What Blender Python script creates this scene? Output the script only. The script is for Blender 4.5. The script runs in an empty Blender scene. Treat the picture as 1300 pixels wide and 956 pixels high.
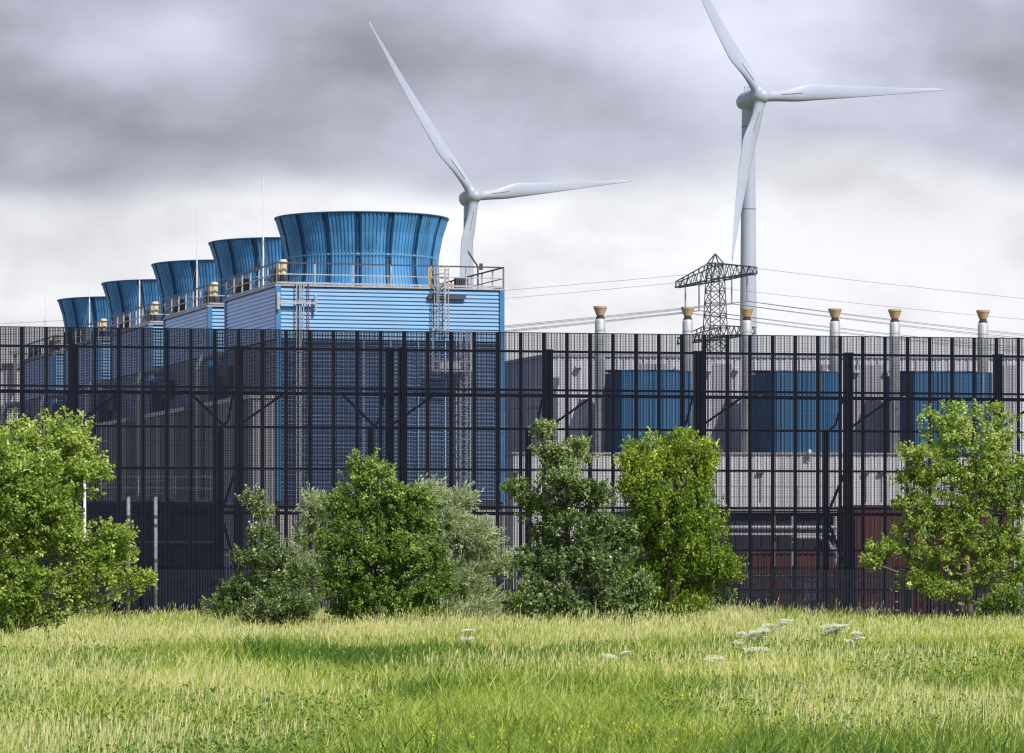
import bpy, math, random
import numpy as np
from mathutils import Vector, Matrix
random.seed(7)
rng = np.random.default_rng(11)
scene = bpy.context.scene
C = scene.collection
PI = math.pi

# ------------------------------------------------------------------ camera geometry
F = 5000.0; HC = 2.6; HY = 720.0; CX = 650.0
def at(px, py, d):
    return Vector(((px-CX)/F*d, d, HC-(py-HY)/F*d))
cam_d = bpy.data.cameras.new('camera'); cam = bpy.data.objects.new('camera', cam_d); C.objects.link(cam)
cam.location = (0, 0, HC); cam.rotation_euler = (math.radians(90), 0, 0)
cam_d.sensor_width = 36; cam_d.lens = F*36/1300; cam_d.shift_y = (HY-478)/1300
cam_d.clip_start = 0.5; cam_d.clip_end = 20000
scene.camera = cam

# ------------------------------------------------------------------ helpers
def tag(o, label=None, cat=None, group=None, kind=None):
    if label: o['label'] = label
    if cat: o['category'] = cat
    if group: o['group'] = group
    if kind: o['kind'] = kind
    return o
def empty(name, label, cat, loc=(0, 0, 0), rz=0, group=None):
    o = bpy.data.objects.new(name, None); C.objects.link(o)
    o.location = loc; o.rotation_euler = (0, 0, rz); o.empty_display_size = .2
    return tag(o, label, cat, group)
def link(name, me, parent=None):
    o = bpy.data.objects.new(name, me); C.objects.link(o)
    if parent: o.parent = parent
    return o
def copy_tree(o, parent=None):
    c = o.copy(); C.objects.link(c)
    if parent is not None: c.parent = parent
    for ch in list(o.children): copy_tree(ch, c)
    return c

class MB:
    def __init__(s): s.v = []; s.f = []; s.m = []
    def add(s, vs, fs, m=0):
        n = len(s.v); s.v += [tuple(v) for v in vs]
        s.f += [tuple(i+n for i in f) for f in fs]; s.m += [m]*len(fs); return s
    def box(s, c, size, m=0, rz=0):
        x, y, z = size[0]/2, size[1]/2, size[2]/2
        cs, sn = math.cos(rz), math.sin(rz)
        vs = []
        for dz in (-z, z):
            for dx, dy in ((-x, -y), (x, -y), (x, y), (-x, y)):
                vs.append((c[0]+dx*cs-dy*sn, c[1]+dx*sn+dy*cs, c[2]+dz))
        return s.add(vs, [(0,3,2,1),(4,5,6,7),(0,1,5,4),(1,2,6,5),(2,3,7,6),(3,0,4,7)], m)
    def b2(s, x0, x1, y0, y1, z0, z1, m=0):
        return s.box(((x0+x1)/2, (y0+y1)/2, (z0+z1)/2), (x1-x0, y1-y0, z1-z0), m)
    def bar(s, a, b, w, h=None, m=0):
        a = Vector(a); b = Vector(b); d = b-a
        if d.length < 1e-6: return s
        d.normalize(); h = h or w
        up = Vector((0, 0, 1)) if abs(d.z) < .99 else Vector((0, 1, 0))
        u = d.cross(up).normalized()*(w/2); t = u.cross(d).normalized()*(h/2)
        vs = [a-u-t, a+u-t, a+u+t, a-u+t, b-u-t, b+u-t, b+u+t, b-u+t]
        return s.add(vs, [(0,1,2,3),(7,6,5,4),(0,4,5,1),(1,5,6,2),(2,6,7,3),(3,7,4,0)], m)
    def tube(s, pts, rs, n=8, m=0, cap=True):
        pts = [Vector(p) for p in pts]
        if not hasattr(rs, '__len__'): rs = [rs]*len(pts)
        base = len(s.v); ref = None
        for i, p in enumerate(pts):
            d = (pts[min(i+1, len(pts)-1)]-pts[max(i-1, 0)]).normalized()
            if ref is None: ref = Vector((1, 0, 0)) if abs(d.x) < .9 else Vector((0, 1, 0))
            u = (ref-d*ref.dot(d)).normalized(); ref = u; w = d.cross(u)
            for k in range(n):
                a = 2*PI*k/n; s.v.append(tuple(p+(u*math.cos(a)+w*math.sin(a))*rs[i]))
        for i in range(len(pts)-1):
            for k in range(n):
                k2 = (k+1) % n
                s.f.append((base+i*n+k, base+i*n+k2, base+(i+1)*n+k2, base+(i+1)*n+k)); s.m.append(m)
        if cap:
            s.f.append(tuple(base+k for k in reversed(range(n)))); s.m.append(m)
            s.f.append(tuple(base+(len(pts)-1)*n+k for k in range(n))); s.m.append(m)
        return s
    def lathe(s, prof, c=(0, 0, 0), n=32, m=0):
        base = len(s.v)
        for r, z in prof:
            for k in range(n):
                a = 2*PI*k/n; s.v.append((c[0]+r*math.cos(a), c[1]+r*math.sin(a), c[2]+z))
        for i in range(len(prof)-1):
            for k in range(n):
                k2 = (k+1) % n
                s.f.append((base+i*n+k, base+i*n+k2, base+(i+1)*n+k2, base+(i+1)*n+k)); s.m.append(m)
        return s
    def build(s, name, mat, parent=None, smooth=False):
        me = bpy.data.meshes.new(name)
        me.from_pydata(s.v, [], s.f)
        for mm in (mat if isinstance(mat, (list, tuple)) else [mat]): me.materials.append(mm)
        if any(s.m): me.polygons.foreach_set('material_index', s.m)
        if smooth: me.polygons.foreach_set('use_smooth', [True]*len(me.polygons))
        me.update()
        return link(name, me, parent)

def np_mesh(name, V, Q, mats, attr=None, parent=None, mi=None, smooth=False):
    """V (n,3), Q (m,4) quads"""
    me = bpy.data.meshes.new(name)
    me.vertices.add(len(V)); me.vertices.foreach_set('co', V.astype(np.float32).ravel())
    me.loops.add(Q.size); me.loops.foreach_set('vertex_index', Q.astype(np.int32).ravel())
    me.polygons.add(len(Q)); me.polygons.foreach_set('loop_start', np.arange(0, Q.size, 4, dtype=np.int32))
    for m in mats: me.materials.append(m)
    if mi is not None: me.polygons.foreach_set('material_index', mi.astype(np.int32))
    me.update(calc_edges=True)
    if smooth: me.polygons.foreach_set('use_smooth', np.ones(len(Q), dtype=bool))
    if attr is not None:
        a = me.attributes.new('var', 'FLOAT', 'POINT'); a.data.foreach_set('value', attr.astype(np.float32))
    return link(name, me, parent)

# ------------------------------------------------------------------ materials
def mat(name, col, rough=.6, metal=0., var=.12, scale=1.5, streak=0., dirt=None, spec=.5, coat=0.):
    m = bpy.data.materials.new(name); m.use_nodes = True
    nt = m.node_tree; N = nt.nodes; L = nt.links; b = N['Principled BSDF']
    b.inputs['Roughness'].default_value = rough; b.inputs['Metallic'].default_value = metal
    b.inputs['Specular IOR Level'].default_value = spec
    tc = N.new('ShaderNodeTexCoord'); mp = N.new('ShaderNodeMapping')
    L.new(tc.outputs['Object'], mp.inputs['Vector'])
    mp.inputs['Scale'].default_value = (scale, scale, scale*(1-streak*.9))
    no = N.new('ShaderNodeTexNoise'); no.inputs['Detail'].default_value = 5; no.inputs['Scale'].default_value = 1
    L.new(mp.outputs[0], no.inputs['Vector'])
    rp = N.new('ShaderNodeValToRGB'); L.new(no.outputs['Fac'], rp.inputs[0])
    c0 = tuple(max(0, c*(1-var)) for c in col); c1 = tuple(min(1, c*(1+var)) for c in col)
    if dirt: c0 = dirt
    rp.color_ramp.elements[0].position = .3; rp.color_ramp.elements[0].color = (*c0, 1)
    rp.color_ramp.elements[1].position = .68; rp.color_ramp.elements[1].color = (*c1, 1)
    L.new(rp.outputs[0], b.inputs['Base Color'])
    mr = N.new('ShaderNodeMapRange'); L.new(no.outputs['Fac'], mr.inputs[0])
    mr.inputs[3].default_value = max(0, rough-.1); mr.inputs[4].default_value = min(1, rough+.12)
    L.new(mr.outputs[0], b.inputs['Roughness'])
    return m
M = {}
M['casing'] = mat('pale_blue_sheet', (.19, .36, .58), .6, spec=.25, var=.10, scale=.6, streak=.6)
M['casing_side'] = mat('blue_sheet_sky_sheen', (.46, .60, .90), .45, var=.08, scale=.6, streak=.6)  # same cladding, with the sky sheen of the side face put into a paler colour
M['stack'] = mat('blue_fibreglass', (.055, .215, .42), .5, var=.3, scale=1.6, streak=.85)
M['stack_dark'] = mat('dark_blue_fibreglass', (.012, .07, .17), .5)
M['blue_trim'] = mat('blue_trim', (.04, .17, .36), .5)
M['fill'] = mat('dull_blue_fill_sheet', (.10, .16, .28), .6, var=.3, scale=.8)
M['wall_dull'] = mat('weathered_grey_sheet', (.42, .41, .46), .5, var=.08, scale=.4, streak=.8)
M['inlet'] = mat('deep_blue_slats', (.34, .48, .72), .5, var=.2, scale=1, streak=.5)
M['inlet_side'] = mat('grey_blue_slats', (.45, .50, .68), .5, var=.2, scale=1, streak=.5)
M['galv'] = mat('galvanised_steel', (.36, .36, .39), .5, .25, var=.2, scale=6)
M['darksteel'] = mat('dark_steel', (.05, .05, .06), .5)
M['beige'] = mat('beige_enamel', (.62, .52, .37), .5)
M['black'] = mat('black_coated_steel', (.004, .005, .012), .6, var=.2, scale=3, spec=.15)
M['column'] = mat('black_column_paint', (.006, .007, .015), .5, var=.25, scale=2, spec=.25)
M['mesh'] = mat('black_wire', (.006, .008, .019), .6, var=.2, spec=.15)
M['palis'] = mat('black_palisade_paint', (.008, .010, .022), .5, var=.3, scale=5, spec=.25)
M['concrete'] = mat('basin_concrete', (.52, .48, .44), .85, var=.15, scale=.8, streak=.5)
M['greywall'] = mat('grey_profiled_sheet', (.68, .67, .74), .5, var=.06, scale=.3, streak=.7)
M['lightwall'] = mat('light_grey_sheet', (.66, .65, .69), .5, var=.05, scale=.3, streak=.7)
M['shed'] = mat('mid_grey_profiled_sheet', (.32, .32, .36), .5, var=.1, scale=.4, streak=.8)
M['bluebox'] = mat('blue_coated_sheet', (.030, .135, .29), .45, var=.12, scale=.6, streak=.8)
M['silver'] = mat('aluminium_cladding', (.52, .52, .54), .38, .35, var=.12, scale=2)
M['cap'] = mat('weathered_tan_cap', (.30, .19, .09), .8, var=.35, scale=5, dirt=(.45, .36, .24))
M['soot'] = mat('sooty_metal', (.03, .022, .02), .7)
M['turbine'] = mat('pale_grey_gelcoat', (.37, .40, .50), .42, var=.04, scale=.1)
M['turbine_dark'] = mat('turbine_seal_grey', (.12, .12, .15), .6)
M['pylon'] = mat('weathered_pylon_steel', (.10, .105, .13), .6, .3)
M['cable'] = mat('cable_aluminium', (.16, .16, .18), .6)
M['postgrey'] = mat('dull_post_zinc', (.17, .175, .20), .6, var=.25, scale=5)
M['red'] = mat('oxide_red_sheet', (.10, .024, .018), .6, var=.3, scale=1, streak=.5)
M['white'] = mat('white_paint', (.72, .73, .76), .45, var=.05)
M['blackwall'] = mat('near_black_sheet', (.010, .012, .022), .6, var=.2)
M['yellow'] = mat('yellow_paint', (.6, .38, .04), .5)
M['copper'] = mat('orange_brown_steel', (.45, .2, .08), .5)
M['redpipe'] = mat('dull_red_pipe', (.22, .05, .06), .5)
M['bark'] = mat('grey_brown_bark', (.16, .13, .09), .9, var=.35, scale=6, streak=.6)
M['bark_dark'] = mat('dark_bark', (.075, .055, .04), .9, var=.35, scale=6, streak=.6)
M['yard'] = mat('yard_gravel', (.17, .16, .15), .95, var=.2, scale=.8)
M['umbel'] = mat('white_umbel_flowers', (.68, .70, .54), .8, var=.1, scale=20)
M['stem'] = mat('green_stem', (.13, .2, .05), .8)

def leafmat(name, lo, mid, hi, trans=.35, rough=.5, tint=1.25):
    m = bpy.data.materials.new(name); m.use_nodes = True
    nt = m.node_tree; N = nt.nodes; L = nt.links
    for n in list(N):
        if n.type == 'BSDF_PRINCIPLED': N.remove(n)
    out = N['Material Output']
    at_ = N.new('ShaderNodeAttribute'); at_.attribute_name = 'var'
    rp = N.new('ShaderNodeValToRGB'); L.new(at_.outputs['Fac'], rp.inputs[0])
    e = rp.color_ramp.elements; e[0].color = (*lo, 1); e[1].color = (*hi, 1); e[0].position = 0.0; e[1].position = 1.0
    x = e.new(.5); x.color = (*mid, 1)
    b = N.new('ShaderNodeBsdfPrincipled'); b.inputs['Roughness'].default_value = rough
    b.inputs['Specular IOR Level'].default_value = .35
    L.new(rp.outputs[0], b.inputs['Base Color'])
    t = N.new('ShaderNodeBsdfTranslucent')
    mx = N.new('ShaderNodeMix'); mx.data_type = 'RGBA'; mx.blend_type = 'MULTIPLY'; mx.inputs[0].default_value = 1
    L.new(rp.outputs[0], mx.inputs[6]); mx.inputs[7].default_value = (tint*1.1, tint*1.25, tint*.5, 1)
    L.new(mx.outputs[2], t.inputs['Color'])
    ms = N.new('ShaderNodeMixShader'); ms.inputs[0].default_value = trans
    L.new(b.outputs[0], ms.inputs[1]); L.new(t.outputs[0], ms.inputs[2]); L.new(ms.outputs[0], out.inputs['Surface'])
    return m
LM = {
 'light': leafmat('light_green_leaves', (.10, .165, .028), (.29, .39, .070), (.84, .86, .38), .32),
 'deep': leafmat('deep_green_leaves', (.045, .10, .017), (.15, .245, .040), (.66, .72, .24), .28),
 'poplar': leafmat('yellow_green_leaves', (.06, .125, .014), (.19, .285, .030), (.78, .80, .14), .30),
 'alder': leafmat('dusty_green_leaves', (.05, .095, .032), (.155, .225, .075), (.74, .77, .46), .26, rough=.36),
 'willow': leafmat('silver_green_leaves', (.26, .33, .17), (.46, .53, .33), (.80, .83, .64), trans=.32, rough=.45, tint=1.0),
}
GRASS = leafmat('mixed_meadow_grass', (.07, .16, .025), (.42, .50, .085), (.88, .77, .48), trans=.4, rough=.6, tint=1.1)

# ------------------------------------------------------------------ sun and sky
SUN_AZ = math.radians(38); SUN_EL = math.radians(44)
sdir = Vector((math.sin(SUN_AZ)*math.cos(SUN_EL), -math.cos(SUN_AZ)*math.cos(SUN_EL), math.sin(SUN_EL)))
sl = bpy.data.lights.new('sun', 'SUN'); sl.energy = 4.6; sl.angle = math.radians(.6); sl.color = (1, .955, .88)
so = bpy.data.objects.new('sun', sl); C.objects.link(so)
so.rotation_euler = sdir.to_track_quat('Z', 'Y').to_euler(); so.location = (20, -40, 60)

w = bpy.data.worlds.new('World'); scene.world = w; w.use_nodes = True
nt = w.node_tree; N = nt.nodes; L = nt.links
for n in list(N): N.remove(n)
wo = N.new('ShaderNodeOutputWorld'); bg = N.new('ShaderNodeBackground'); bg.inputs['Strength'].default_value = .1
L.new(bg.outputs[0], wo.inputs['Surface'])
sky = N.new('ShaderNodeTexSky'); sky.sky_type = 'NISHITA'; sky.sun_disc = False
sky.sun_elevation = SUN_EL; sky.sun_rotation = math.atan2(sdir.x, sdir.y)
tc = N.new('ShaderNodeTexCoord'); sp = N.new('ShaderNodeSeparateXYZ'); L.new(tc.outputs['Generated'], sp.inputs[0])
def mth(op, a, b=None, c=None, clamp=False):
    n = N.new('ShaderNodeMath'); n.operation = op; n.use_clamp = clamp
    for i, x in enumerate((a, b, c)):
        if x is None: continue
        if isinstance(x, (int, float)): n.inputs[i].default_value = x
        else: L.new(x, n.inputs[i])
    return n.outputs[0]
def smooth(x, lo, hi, o0=0., o1=1.):
    n = N.new('ShaderNodeMapRange'); n.interpolation_type = 'SMOOTHSTEP'
    L.new(x, n.inputs[0]); n.inputs[1].default_value = lo; n.inputs[2].default_value = hi
    n.inputs[3].default_value = o0; n.inputs[4].default_value = o1
    return n.outputs[0]
yy = mth('MAXIMUM', mth('ABSOLUTE', sp.outputs[1]), .05)
U = mth('DIVIDE', sp.outputs[0], yy)          # tangent of azimuth
V = mth('DIVIDE', sp.outputs[2], yy)          # tangent of elevation
def noise(su, sv, det, rough=.55, dist=0., off=0.):
    cb = N.new('ShaderNodeCombineXYZ'); L.new(mth('MULTIPLY', U, su), cb.inputs[0]); L.new(mth('MULTIPLY', V, sv), cb.inputs[1])
    cb.inputs[2].default_value = off
    n = N.new('ShaderNodeTexNoise'); n.inputs['Scale'].default_value = 1; n.inputs['Detail'].default_value = det
    n.inputs['Roughness'].default_value = rough; n.inputs['Distortion'].default_value = dist
    L.new(cb.outputs[0], n.inputs['Vector']); return n.outputs['Fac']
def blob(px, py, rx, ry):
    u0 = (px-650)/5000; v0 = (720-py)/5000
    a = mth('DIVIDE', mth('SUBTRACT', U, u0), rx/5000); b = mth('DIVIDE', mth('SUBTRACT', V, v0), ry/5000)
    r2 = mth('ADD', mth('MULTIPLY', a, a), mth('MULTIPLY', b, b))
    return mth('EXPONENT', mth('MULTIPLY', r2, -1.0))
nA = noise(13, 24, 5, .5, .1, 1.7); nB = noise(22, 34, 6, .5, .1, 6.3); nC = noise(9, 22, 3, .5, 0, 9.3)
# edge of the grey deck
Vw = mth('ADD', V, mth('MULTIPLY', mth('SUBTRACT', nA, .5), .030))
Vw = mth('ADD', Vw, mth('MULTIPLY', mth('SUBTRACT', nB, .5), .018))
Vw = mth('ADD', Vw, mth('MULTIPLY', blob(100, 220, 260, 60), .010))
Vw = mth('SUBTRACT', Vw, mth('MULTIPLY', blob(1080, 190, 160, 60), .002))
deck = smooth(Vw, .093, .108)
dk = mth('MULTIPLY', smooth(nB, .36, .68), .14)
dk = mth('ADD', dk, mth('MULTIPLY', smooth(nC, .35, .65), .16))
for (px, py, rx, ry, a) in ((240, 40, 150, 60, .20), (1000, 40, 220, 75, .26), (470, 60, 190, 110, -.17), (130, 150, 210, 60, -.12),
                            (770, 120, 150, 60, -.12), (1260, 90, 90, 60, -.13), (660, 20, 60, 50, .08), (20, 20, 90, 40, -.06)):
    dk = mth('ADD', dk, mth('MULTIPLY', blob(px, py, rx, ry), a))
grey = mth('ADD', dk, .365, clamp=True)        # luminance of deck
lowb = mth('ADD', mth('MULTIPLY', smooth(nB, .36, .60), .18), .73)
lowb = mth('SUBTRACT', lowb, mth('MULTIPLY', blob(60, 300, 170, 60), .14))
lowb = mth('SUBTRACT', lowb, mth('MULTIPLY', blob(1150, 250, 170, 50), .13))
lowb = mth('ADD', lowb, mth('MULTIPLY', blob(640, 260, 420, 70), .10))
def mixc(f, a, b):
    n = N.new('ShaderNodeMix'); n.data_type = 'RGBA'
    if isinstance(f, float): n.inputs[0].default_value = f
    else: L.new(f, n.inputs[0])
    for i, x in ((6, a), (7, b)):
        if isinstance(x, tuple): n.inputs[i].default_value = (*x, 1)
        else: L.new(x, n.inputs[i])
    return n.outputs[2]
def scalec(col, f):
    n = N.new('ShaderNodeVectorMath'); n.operation = 'SCALE'; n.inputs[0].default_value = col
    L.new(f, n.inputs['Scale']); return n.outputs[0]
ccol = mixc(deck, scalec((9.9, 9.95, 10.4), lowb), scalec((9.6, 9.8, 11.7), grey))
# the rest of the dome: broken grey cloud with blue in the gaps
nD = noise(2.5, 2.5, 6, .6, .2, 2.2)
hi = mixc(smooth(nD, .38, .62), sky.outputs[0], (3.6, 3.9, 4.8))
hi = mixc(smooth(V, .10, .45), (8.0, 8.2, 9.0), hi)
ccol = mixc(smooth(V, .17, .5), ccol, hi)
back = smooth(sp.outputs[1], -.2, .3)
ccol = mixc(back, hi, ccol)
L.new(mixc(.93, sky.outputs[0], ccol), bg.inputs['Color'])

vs_ = scene.view_settings; vs_.view_transform = 'Standard'; vs_.look = 'None'; vs_.exposure = .12; vs_.gamma = 1
scene.cycles.use_denoising = True
scene.cycles.max_bounces = 6; scene.cycles.diffuse_bounces = 3; scene.cycles.transmission_bounces = 3
scene.cycles.filter_width = 1.3

# ------------------------------------------------------------------ ground
def vnoise(x, y, s, seed=0):
    x = np.asarray(x)/s; y = np.asarray(y)/s
    xi = np.floor(x).astype(int); yi = np.floor(y).astype(int); fx = x-xi; fy = y-yi
    fx = fx*fx*(3-2*fx); fy = fy*fy*(3-2*fy)
    def h(a, b):
        n = np.sin(a*127.1+b*311.7+seed*74.7)*43758.5453; return n-np.floor(n)
    return (h(xi, yi)*(1-fx)+h(xi+1, yi)*fx)*(1-fy)+(h(xi, yi+1)*(1-fx)+h(xi+1, yi+1)*fx)*fy
def gh(x, y):
    x = np.asarray(x, dtype=float); y = np.asarray(y, dtype=float)
    f = np.clip((181-y)/12, 0, 1)*np.clip((y-30)/20, 0, 1)
    return f*((vnoise(x, y, 9, 3)-.5)*.5+(vnoise(x, y, 3.1, 5)-.5)*.26)
xs = np.concatenate([[-3000, -800, -200], np.arange(-60, 60.1, 1.2), [200, 800, 3000]])
ys = np.concatenate([[-300, 0], np.arange(30, 184.1, 1.2), [200, 260, 500, 1200, 3000, 9000]])
X, Y = np.meshgrid(xs, ys); Z = gh(X, Y)
nx, ny = len(xs), len(ys)
Vv = np.stack([X.ravel(), Y.ravel(), Z.ravel()], 1)
ii, jj = np.meshgrid(np.arange(nx-1), np.arange(ny-1)); k0 = (jj*nx+ii).ravel()
gm = mat('meadow_soil', (.10, .13, .035), .95, var=.4, scale=.6)
g = np_mesh('ground', Vv, np.stack([k0, k0+1, k0+1+nx, k0+nx], 1), [gm], smooth=True)
tag(g, kind='structure')
yb = MB(); yb.add([(-150, 150, .02), (200, 220, .02), (200, 420, .02), (-150, 420, .02)], [(0, 1, 2, 3)])
# the yard begins at the screen, behind the meadow
FA = math.radians(11); fd = Vector((math.cos(FA), math.sin(FA), 0)); fn = Vector((-math.sin(FA), math.cos(FA), 0)); Q0 = Vector((0, 186, 0))
p1 = Q0-fd*150-fn*1.0; p2 = Q0+fd*200-fn*1.0
yb = MB(); yb.add([(p1.x, p1.y, .02), (p2.x, p2.y, .02), (p2.x, 450, .02), (p1.x, 450, .02)], [(0, 1, 2, 3)])
tag(yb.build('yard', M['yard']), kind='structure')

# ------------------------------------------------------------------ grass
def blades(n, d0, d1, side, hfun, wid, lean, seed, rows=2, hmul=1.):
    r = np.random.default_rng(seed)
    d = np.sqrt(r.random(n)*(d1*d1-d0*d0)+d0*d0)
    x = (r.random(n)*2-1)*side*d
    keep = (d*math.cos(FA)-x*math.sin(FA)) < 186*math.cos(FA)-2.2
    x = x[keep]; d = d[keep]; n = len(x)
    h, var = hfun(x, d, r); h = h*hmul
    z0 = gh(x, d)-.02
    la = r.random(n)*2*PI; lm = np.abs(r.normal(lean, lean*.8, n))*h
    gust = (vnoise(x, d, 2.5, 9)-.35)*.45*h*r.random(n)*1.6
    dx = np.cos(la)*lm+gust; dy = np.sin(la)*lm
    a = r.random(n)*PI; wx = np.cos(a)*wid; wy = np.sin(a)*wid*.6
    P = []
    for t, ww in ((0, 1.), (.5, .85), (1., .12)) if rows == 2 else ((0, 1.), (1., .2)):
        b = t*t
        cx = x+dx*b; cy = d+dy*b; cz = z0+h*(t-.12*b*np.minimum(1, lm/h*2))
        P.append(np.stack([cx-wx*ww, cy-wy*ww, cz], 1)); P.append(np.stack([cx+wx*ww, cy+wy*ww, cz], 1))
    k = len(P); Vx = np.stack(P, 1).reshape(-1, 3)
    base = np.arange(n)*k; Q = []
    for i in range(k//2-1): Q.append(np.stack([base+2*i, base+2*i+1, base+2*i+3, base+2*i+2], 1))
    tips = np.stack([x+dx, d+dy, z0+h*.9], 1)
    return Vx, np.concatenate(Q), np.repeat(var, k), tips
def patch(x, y):
    """(dark weedy hollows, straw drifts) of the meadow"""
    g_ = lambda a, b, sx, sy: np.exp(-((x-a)/sx)**2-((y-b)/sy)**2)
    return (np.clip(g_(2.2, 103, 4.2, 6)+g_(-4.6, 104, 4.4, 6)+g_(9.5, 102, 3.4, 5)+.6*g_(-7, 84, 3, 4), 0, 1),
            np.clip(g_(-11.5, 112, 3.6, 7)+g_(3, 122, 5.5, 8)+.8*g_(-11, 128, 2.4, 6)+.7*g_(8, 92, 5, 4), 0, 1))
def hf_green(x, y, r):
    p = vnoise(x, y, 6, 1); q = vnoise(x, y*.6, 2.2, 2)
    tus = np.clip((vnoise(x, y, 1.1, 55)-.6)*3, 0, 1); h = (.18+.34*q+.22*tus)*(.6+.8*r.random(len(x)))
    dry = np.clip((vnoise(x, y*.35, 7, 21)-.5)*3.2, 0, 1)
    fl = vnoise(x, y*.5, .9, 77); var = np.clip(.06+.30*q+.42*r.random(len(x))**1.8+.34*dry*r.random(len(x))+.30*(fl-.5)-.20*np.clip((p-.5)*4, 0, 1)-.34*patch(x, y)[0]+.34*patch(x, y)[1]*r.random(len(x)), 0, 1)
    return h, var
def hf_stalk(x, y, r):
    q = vnoise(x, y*.5, 4, 6)
    return (.46+.36*q)*(.75+.5*r.random(len(x))), np.clip(.56+.44*r.random(len(x)), 0, 1)
def join(parts):
    V_, Q_, A_ = [], [], []; o = 0
    for v, q, a in parts: V_.append(v); Q_.append(q+o); A_.append(a); o += len(v)
    return np.concatenate(V_), np.concatenate(Q_), np.concatenate(A_)
SD = .19
gp = [blades(60000, 44, 80, SD, hf_green, .012, .5, 1)[:3], blades(75000, 80, 130, SD, hf_green, .019, .45, 2)[:3],
      blades(85000, 130, 184, SD, hf_green, .026, .4, 3)[:3]]
gv, gq, ga = join(gp)
tag(np_mesh('meadow_grass', gv, gq, [GRASS], ga), 'long windblown green grass covering the meadow in front of the screen', 'grass', kind='stuff')
# dry flowering stalks with feathery heads, gathered in drifts
def stalks(n, d0, d1, wid, seed, hm=1.):
    v, q, a, tips = blades(n, d0, d1, SD, hf_stalk, wid, .28, seed, hmul=hm)
    r = np.random.default_rng(seed+50)
    dr = vnoise(tips[:, 0], tips[:, 1]*.35, 7, 21)+.45*patch(tips[:, 0], tips[:, 1])[1]-.3*patch(tips[:, 0], tips[:, 1])[0] > .52+.24*r.random(len(tips))
    kf = np.repeat(dr, 6); idx = np.cumsum(kf)-1
    q = q[kf[q[:, 0]]]; q = idx[q]; v = v[kf]; a = a[kf]; tips = tips[dr]
    m = len(tips); L_ = .12+.08*r.random(m); ww = wid*1.25
    an = r.random(m)*PI; wx = np.cos(an)*ww; wy = np.sin(an)*ww; sx = (r.random(m)-.2)*.06
    P = np.stack([tips+np.stack([0*wx, 0*wx, -L_*.5], 1), tips+np.stack([wx, wy, 0*wx], 1),
                  tips+np.stack([sx, 0*wx, L_*.6], 1), tips+np.stack([-wx, -wy, 0*wx], 1)], 1).reshape(-1, 3)
    b = np.arange(m)*4
    return join([(v, q, a), (P, np.stack([b, b+1, b+2, b+3], 1), np.repeat(.72+.28*r.random(m), 4))])
sv, sq, sa = join([stalks(15000, 44, 85, .007, 11), stalks(20000, 85, 135, .010, 12), stalks(24000, 135, 183, .013, 13), stalks(5000, 150, 183, .011, 14, 1.45), stalks(2600, 60, 150, .007, 15, 1.5)])
tag(np_mesh('dry_grass_stalks', sv, sq, [GRASS], sa), 'straw coloured seeding grass stalks drifting through the meadow', 'grass', kind='stuff')
# broad-leaved dark weeds and yellow flowers
def specks(n, d0, d1, seed, size, hlo, hhi, pat, thr):
    r = np.random.default_rng(seed); d = np.sqrt(r.random(n)*(d1*d1-d0*d0)+d0*d0); x = (r.random(n)*2-1)*SD*d
    k = (vnoise(x, d*.4, pat, seed)+(.4*patch(x, d)[0] if seed < 40 else 0) > thr) & ((d*math.cos(FA)-x*math.sin(FA)) < 186*math.cos(FA)-2.4)
    x = x[k]; d = d[k]; n = len(x); z = gh(x, d)+hlo+(hhi-hlo)*r.random(n)
    P = np.stack([x, d, z], 1); u = r.normal(size=(n, 3)); u /= np.linalg.norm(u, axis=1)[:, None]
    w_ = np.cross(u, r.normal(size=(n, 3))); w_ /= np.linalg.norm(w_, axis=1)[:, None]
    s_ = (size*(.6+.8*r.random(n)))[:, None]
    Vx = np.stack([P-u*s_, P-w_*s_*.5, P+u*s_, P+w_*s_*.5], 1).reshape(-1, 3); b = np.arange(n)*4
    return Vx, np.stack([b, b+1, b+2, b+3], 1), np.repeat(r.random(n), 4)
wv, wq, wa = join([specks(90000, 46, 95, 31, .034, .05, .50, 5, .46), specks(90000, 95, 182, 32, .045, .05, .46, 6, .52)])
tag(np_mesh('meadow_weeds', wv, wq, [leafmat('weed_leaves', (.06, .13, .025), (.12, .22, .045), (.24, .35, .09))], wa),
    'darker green broad leaved weeds in patches among the grass', 'weeds', kind='stuff')
yv, yq, ya = join([specks(9000, 46, 95, 41, .022, .3, .6, 4, .58), specks(30000, 95, 180, 42, .028, .32, .6, 7, .55)])
tag(np_mesh('yellow_wildflowers', yv, yq, [leafmat('yellow_petals', (.55, .45, .02), (.66, .55, .03), (.75, .62, .06), .3)], ya),
    'specks of yellow wildflowers scattered through the meadow', 'wildflowers', kind='stuff')

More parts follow.
